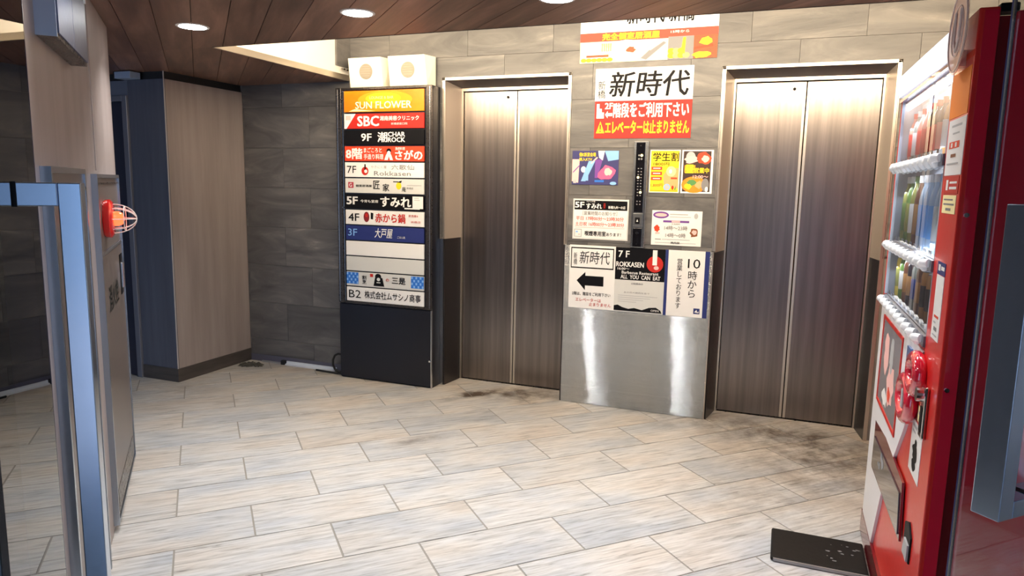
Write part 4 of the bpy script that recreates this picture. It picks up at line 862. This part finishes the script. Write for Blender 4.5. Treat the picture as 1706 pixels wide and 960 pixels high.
part('door_side', MB().box(W, W + 0.0015, 0.012, 0.042, 0.036, 1.888), M_MACHRED, VM)
part('header_panel', MB().extrude([(0.0, 1.822), (0.955, 1.812), (0.955, 1.893), (0.0, 1.905)], 'y', -0.012, 0.044), M_HEADER, VM)
part('header_rule', MB().box(0.0, 0.955, -0.008, 0.03, 1.800, 1.812), M_MACHDARK, VM)
part('corner_roll', MB().tube([(W - 0.008, 0.008, 0.04), (W - 0.008, 0.008, 1.88)], 0.008, 10), M_MACHRED, VM, smooth=True)
part('side_screw', MB().cyl((0.02, 1.40), 0.006, 'x', W, W + 0.004, 10), M_CHROME, VM)
part('side_screw', MB().cyl((0.02, 0.95), 0.006, 'x', W, W + 0.004, 10), M_CHROME, VM)
part('hinge', MB().box(W - 0.06, W - 0.01, 0.045, 0.085, 1.885, 1.905), M_INK, VM, bevel=0.003)
part('foot', MB().box(0.05, 0.12, 0.10, 0.17, 0.0, 0.03), M_INK, VM); part('foot', MB().box(W - 0.12, W - 0.05, 0.10, 0.17, 0.0, 0.03), M_INK, VM)
part('foot', MB().box(0.05, 0.12, DP - 0.12, DP - 0.05, 0.0, 0.03), M_INK, VM); part('foot', MB().box(W - 0.12, W - 0.05, DP - 0.12, DP - 0.05, 0.0, 0.03), M_INK, VM)
part('toe_plate', MB().extrude([(0.0, 0.006), (0.97, 0.006), (0.97, 0.10), (0.0, 0.10)], 'y', -0.004, 0.03), M_MACHDARK, VM)
# display case: back, side liners, shelves and light tube
part('display_case', MB().box(0.022, 0.955, 0.070, 0.078, dz - 0.02, 1.80).box(0.022, 0.030, 0.0, 0.070, dz, 1.80).box(0.947, 0.955, 0.0, 0.070, dz, 1.80).box(0.03, 0.947, 0.010, 0.070, dz - 0.02, dz).box(0.03, 0.947, 0.01, 0.07, 1.79, 1.80), plain('liner_blue_grey', (0.42, 0.46, 0.55), 0.4), VM)
SH = (1.555, 1.262, 1.048)
for z in SH[:2]: part('shelf', MB().box(0.03, 0.947, 0.016, 0.070, z - 0.012, z), plain('shelf_grey', (0.35, 0.38, 0.45), 0.35), VM)
sheet('display_glass', MB().face([(0.022, 0.005, dz), (0.955, 0.005, dz), (0.955, 0.005, 1.795), (0.022, 0.005, 1.795)]), M_WINGLASS, VM)
part('light_tube', MB().tube([(0.04, 0.020, 1.775), (0.93, 0.020, 1.775)], 0.007, 8), M_TUBE, VM)
M_BTN = plain('button_white', (0.85, 0.87, 0.90), 0.25, emit=0.12)
for zr in (1.545, 1.248, 1.030):
    rail = part('button_rail', MB().box(0.06, 0.955, -0.006, 0.004, zr - 0.016, zr + 0.016), plain('rail_grey', (0.16, 0.17, 0.20), 0.3), VM)
    for k in range(10):
        x_ = 0.092 + k * 0.091
        part('selector_button', MB().tube([(x_ - 0.026, -0.008, zr - 0.012), (x_ - 0.014, -0.021, zr + 0.001), (x_ + 0.014, -0.021, zr + 0.006), (x_ + 0.024, -0.010, zr + 0.006)], 0.0125, 10), M_BTN, rail, smooth=True)
    for k in range(10): part('price_card', MB().box(0.070 + k * 0.091, 0.114 + k * 0.091, 0.010, 0.012, zr + 0.020, zr + 0.036), M_LGREY, rail)
# lower white panel with a diagonal edge
a = Art(0, 1.0, 1, 1, y=-0.0006)
def lz(x, z): return (x, 1.0 - z)
part('lower_panel', MB().extrude([(0.018, 0.10), (0.30, 0.07), (0.45, 0.354), (0.625, 0.556), (0.76, 0.70), (0.80, 0.75), (0.95, 1.0), (0.018, 1.0)], 'y', -0.002, 0.008), M_MACHWHITE, VM)
part('poster_frame', MB().box(0.125, 0.615, -0.006, -0.002, 0.628, 0.640).box(0.125, 0.137, -0.006, -0.002, 0.640, 0.962).box(0.603, 0.615, -0.006, -0.002, 0.640, 0.962).box(0.125, 0.615, -0.006, -0.002, 0.962, 0.974), M_RED, VM)
pz = part('poster_window', MB().box(0.137, 0.603, -0.0035, -0.002, 0.640, 0.962), plain('poster_grey', (0.40, 0.38, 0.42), 0.2, coat=0.8), VM)
a = Art(0.137, 0.962, 0.466, 0.322, y=-0.0038)
a.blob(0.30, 0.35, 0.14, 0.25, M_PALEPINK, 41).blob(0.62, 0.62, 0.20, 0.28, M_PALEPINK, 42).blob(0.58, 0.30, 0.10, 0.22, M_LGREY, 43).blob(0.60, 0.75, 0.08, 0.10, M_ORRED, 44).blob(0.40, 0.85, 0.16, 0.10, M_WHITE, 45); a.done(pz)
# coin area
part('screen', MB().box(0.735, 0.80, -0.010, -0.002, 0.885, 0.975), plain('lcd_blue', (0.05, 0.14, 0.36), 0.15, coat=1.0, emit=0.25), VM, bevel=0.002)
part('coin_slot', MB().box(0.80, 0.85, -0.012, -0.002, 0.875, 0.93), M_SATIN, VM, bevel=0.002)
def ring(cx_, cz_, rx, rz, r):
    return MB().tube([(cx_ + rx * math.cos(t), -0.016, cz_ + rz * math.sin(t)) for t in [2 * PI * i / 32 for i in range(32)]], r, 12, closed=True)
part('coin_ring', ring(0.955, 0.935, 0.060, 0.048, 0.020), M_MACHRED, VM, smooth=True)
part('return_ring', ring(0.845, 0.832, 0.085, 0.058, 0.020), M_MACHRED, VM, smooth=True)
part('ring_plate', MB().lathe([(0.066, 0.0), (0.060, -0.010), (0.02, -0.012)], 24, (0.0, 0.0), axis='y'), plain('ring_plate_red', (0.45, 0.02, 0.02), 0.3), VM, loc=(0.845, 0.0, 0.832), smooth=True)
part('return_lever', MB().box(0.835, 0.862, -0.030, -0.008, 0.80, 0.86), M_LGREY, VM, bevel=0.004)
lk = part('lock_handle', MB().box(1.045, 1.095, -0.012, 0.0, 0.78, 0.93), M_CHROME, VM, bevel=0.006, label='chrome lock handle')
part('lock_barrel', MB().cyl((1.07, 0.905), 0.020, 'y', -0.030, -0.012, 16), M_CHROME, lk)
part('lock_slot', MB().box(1.056, 1.084, -0.0135, -0.0125, 0.80, 0.87), M_INK, lk)
# pick-up flap and coin cup
part('flap_surround', MB().extrude([(0.155, 0.545), (0.44, 0.570), (0.845, 0.560), (0.885, 0.385), (0.16, 0.352)], 'y', -0.003, 0.004), M_MACHDARK, VM)
part('flap', MB().extrude([(0.185, 0.490), (0.83, 0.520), (0.865, 0.398), (0.18, 0.366)], 'y', -0.007, -0.003), plain('flap_smoke', (0.055, 0.06, 0.075), 0.18, coat=1.0), VM, bevel=0.0015)
sc2 = MB(); rr = random.Random(4)
for k in range(6):
    x_, z_ = 0.42 + rr.uniform(-.07, .10), 0.46 + rr.uniform(-.025, .03); q = rr.uniform(.008, .03)
    sc2.face([(x_ + q * rr.uniform(.7, 1.3) * math.cos(t), -0.0075 - k * 0.0001, z_ + .7 * q * rr.uniform(.7, 1.3) * math.sin(t)) for t in [2 * PI * i / 9 for i in range(9)]])
sheet('flap_scuff', sc2, plain('scuff_pale', (0.30, 0.33, 0.38), 0.4), VM)['kind'] = 'stuff'
part('coin_cup', MB().extrude([(0.965, 0.40), (1.06, 0.40), (1.065, 0.48), (1.02, 0.51), (0.965, 0.49)], 'y', -0.005, 0.002), M_INK, VM, bevel=0.002)
part('coin_cup_cover', MB().extrude([(0.985, 0.405), (1.055, 0.405), (1.058, 0.455), (1.0, 0.455)], 'y', -0.010, -0.005), M_LGREY, VM)
# stickers on the coin column
def sticker(x0, x1, z1, z0, mat, label, marks=()):
    s = part('sticker', MB().box(x0, x1, -0.0012, 0.0005, z0, z1), mat, VM, label=label)
    if marks:
        a = Art(x0, z1, x1 - x0, z1 - z0, y=-0.0015)
        for mk in marks: a.rect(*mk)
        a.done(s)
    return s
sticker(0.958, W - 0.004, 1.800, 1.785, M_ORRED, 'thin orange-red band')
sticker(0.960, W - 0.010, 1.765, 1.650, M_ORANGE, 'orange square sticker')
sticker(0.975, W - 0.006, 1.645, 1.500, M_WHITE, 'white sticker with red and grey print', [(0.2, 0.10, 0.8, 0.14, M_LGREY), (0.3, 0.24, 0.7, 0.27, M_LGREY), (0.15, 0.40, 0.75, 0.52, M_ORRED), (0.25, 0.42, 0.35, 0.50, M_WHITE), (0.5, 0.42, 0.6, 0.50, M_WHITE), (0.3, 0.62, 0.6, 0.68, M_BROWN), (0.1, 0.78, 0.8, 0.81, M_LGREY)])
sticker(0.990, 1.160, 1.497, 1.452, M_RED, 'small red sticker', [(0.15, 0.2, 0.3, 0.8, M_WHITE), (0.4, 0.3, 0.9, 0.42, M_WHITE), (0.4, 0.6, 0.9, 0.75, M_WHITE)])
sticker(0.992, 1.150, 1.448, 1.400, M_PALEY, 'pale yellow sticker', [(0.1, 0.2, 0.8, 0.28, M_MGREY), (0.1, 0.45, 0.9, 0.54, M_MGREY), (0.3, 0.7, 0.7, 0.84, M_MGREY)])
sticker(1.020, 1.120, 1.270, 1.236, M_NAVY, 'navy sticker head', [(0.15, 0.2, 0.4, 0.7, M_WHITE), (0.5, 0.3, 0.9, 0.6, M_WHITE)])
sticker(1.022, 1.118, 1.234, 1.060, M_WHITE, 'white narrow sticker', [(0.2, 0.62, 0.8, 0.66, M_ORRED), (0.2, 0.72, 0.5, 0.75, M_LGREY), (0.3, 0.80, 0.7, 0.86, M_MGREY), (0.2, 0.92, 0.8, 0.94, M_LGREY)])
sticker(0.985, 1.04, 0.905, 0.850, M_PALEY, 'small pale sticker', [(0.2, 0.2, 0.8, 0.7, M_LGREY)])
sticker(0.965, 1.03, 0.845, 0.800, M_PALEY, 'small pale sticker', [(0.2, 0.3, 0.8, 0.5, M_LGREY)])
sk = sticker(0.900, 1.060, 0.790, 0.635, M_WHITE, 'white sticker with black splash', [(0.1, 0.06, 0.5, 0.12, M_LGREY), (0.1, 0.18, 0.4, 0.22, M_LGREY)])
a = Art(0.900, 0.790, 0.16, 0.155, y=-0.0016); a.blob(0.5, 0.55, 0.26, 0.18, M_INK, 51, 17).blob(0.45, 0.78, 0.2, 0.12, M_INK, 52, 15).ell(0.52, 0.36, 0.1, 0.08, M_INK); a.done(sk)
sticker(0.70, 0.80, 0.990, 0.965, M_PALEPINK, 'pink strip sticker')
# clear round sticker standing up at the corner
rs = part('round_sticker', MB().lathe([(0.108, -0.0225), (0.108, -0.021)], 36, (0, 0), axis='y'), M_STICKER, VM, loc=(1.075, 0.0, 1.862), label='round translucent sticker')
rg2 = MB()
for (r_, t_) in ((0.100, 0.004), (0.062, 0.003)):
    rg2.tube([(r_ * math.cos(t), -0.0235, r_ * math.sin(t)) for t in [2 * PI * i / 36 for i in range(36)]], t_ / 2, 6, closed=True)
rg2.tube([(-0.03, -0.0235, 0.05), (-0.03, -0.0235, -0.02), (0.0, -0.0235, -0.05), (0.03, -0.0235, -0.02), (0.03, -0.0235, 0.05)], 0.004, 6)
part('sticker_ring', rg2, plain('ring_pale', (0.85, 0.72, 0.66), 0.4), rs)
part('sticker_stem', MB().box(-0.02, 0.02, -0.021, -0.001, -0.09, -0.05), M_STICKER, rs)

# display bottles and cans (local frame of the machine to world: x' = front, see VM)
def vm_world(lx, ly, z): return (0.40 + ly, -1.24 - lx, z)
PB = [(0.0, 0.0), (0.026, 0.0), (0.028, 0.006), (0.028, 0.075), (0.024, 0.082), (0.028, 0.090), (0.028, 0.130), (0.020, 0.158), (0.012, 0.170), (0.012, 0.185)]
PC = [(0.0, 0.0), (0.024, 0.0), (0.026, 0.006), (0.026, 0.110), (0.022, 0.120), (0.0, 0.120)]
PROTO = {}
def drink(kind, bodyc, labc, capc, loc, label, group, hs=1.0):
    key = (kind, bodyc, labc, capc, hs)
    rr_ = 0.7
    if key not in PROTO:
        t = thing('bottle' if kind == 'b' else 'can', label, 'bottle' if kind == 'b' else 'can', loc, group=group)
        prof = [(r * rr_, z * hs) for r, z in (PB if kind == 'b' else PC)]
        part('body', MB().lathe(prof, 14), plain('drink_' + bodyc, CL[bodyc], 0.2, coat=0.5), t, smooth=True)
        if kind == 'b':
            part('wrapper', MB().lathe([(0.0282 * rr_, 0.035 * hs), (0.0290 * rr_, 0.037 * hs), (0.0290 * rr_, 0.118 * hs), (0.0282 * rr_, 0.120 * hs)], 14), plain('drink_' + labc, CL[labc], 0.3), t, smooth=True)
            part('cap', MB().cyl((0, 0), 0.0135 * rr_, 'z', 0.180 * hs, 0.200 * hs, 12), plain('drink_' + capc, CL[capc], 0.4), t)
        else:
            part('lid', MB().cyl((0, 0), 0.021 * rr_, 'z', 0.1195 * hs, 0.123 * hs, 12), M_SATIN, t)
            part('band', MB().lathe([(0.0262 * rr_, 0.030 * hs), (0.0268 * rr_, 0.031 * hs), (0.0268 * rr_, 0.085 * hs), (0.0262 * rr_, 0.086 * hs)], 14), plain('drink_' + labc, CL[labc], 0.3), t, smooth=True)
        PROTO[key] = t
        return t
    p = PROTO[key]; c = p.copy(); COL.objects.link(c); c.location = loc; c['label'] = label; c['group'] = group
    for ch in list(p.children):
        q = ch.copy(); COL.objects.link(q); q.parent = c
    return c
CL = dict(red=(0.70, 0.02, 0.02), coral=(0.75, 0.25, 0.20), cola=(0.05, 0.015, 0.01), grey=(0.30, 0.33, 0.30), white=(0.75, 0.75, 0.75), green=(0.12, 0.22, 0.05), olive=(0.30, 0.30, 0.08), water=(0.50, 0.66, 0.85), sky=(0.15, 0.42, 0.85), brown=(0.16, 0.06, 0.03), gold=(0.45, 0.22, 0.07), black=(0.02, 0.02, 0.025), yellow=(0.75, 0.55, 0.08), blue=(0.04, 0.10, 0.40))
NICE = dict(water='clear', sky='blue', cola='dark', coral='coral', olive='olive')
ordn = ['first', 'second', 'third', 'fourth', 'fifth', 'sixth', 'seventh', 'eighth', 'ninth', 'tenth']
rows = [('top', SH[0] + 0.0005, [('b', 'coral', 'red', 'red'), ('b', 'grey', 'white', 'white'), ('b', 'coral', 'red', 'red'), ('b', 'coral', 'red', 'white'), ('b', 'cola', 'red', 'red'), ('b', 'cola', 'red', 'red'), ('b', 'cola', 'coral', 'red'), ('b', 'gold', 'white', 'white'), ('b', 'gold', 'brown', 'white'), ('b', 'grey', 'white', 'white')], 0.98),
        ('middle', SH[1] + 0.0005, [('b', 'olive', 'green', 'white'), ('b', 'green', 'olive', 'white'), ('b', 'olive', 'white', 'green'), ('b', 'brown', 'gold', 'white'), ('b', 'water', 'sky', 'white'), ('b', 'water', 'sky', 'white'), ('b', 'water', 'sky', 'white'), ('b', 'water', 'white', 'sky'), ('b', 'white', 'green', 'green'), ('b', 'white', 'water', 'white')], 1.25),
        ('bottom', SH[2] + 0.0005, [('c', 'yellow', 'olive', ''), ('c', 'green', 'white', ''), ('c', 'brown', 'gold', ''), ('c', 'black', 'gold', ''), ('c', 'grey', 'blue', ''), ('c', 'brown', 'gold', ''), ('c', 'gold', 'black', ''), ('c', 'gold', 'black', ''), ('c', 'brown', 'gold', ''), ('c', 'gold', 'brown', '')], 1.25)]
for rn, z, items, hs_ in rows:
    for k, (kd, bc, lc, cc) in enumerate(items):
        nm = 'bottle' if kd == 'b' else 'can'
        drink(kd, bc, lc, cc, vm_world(0.092 + k * 0.091, 0.044, z), '%s %s with %s label, %s from the lifts on the %s display row' % (NICE.get(bc, bc), nm, NICE.get(lc, lc), ordn[k], rn), 'drinks on the %s display row' % rn, hs_)
# top lamp goes with the tube; those under the shelves are added to brighten lower rows
for z_ in (1.782, 1.540, 1.247):
    area_light('display_case_light', vm_world(0.49, 0.018, z_), 0.85, 0.8, (0.85, 0.92, 1.0), (math.radians(0), math.radians(-12), -PI / 2), 0.014)
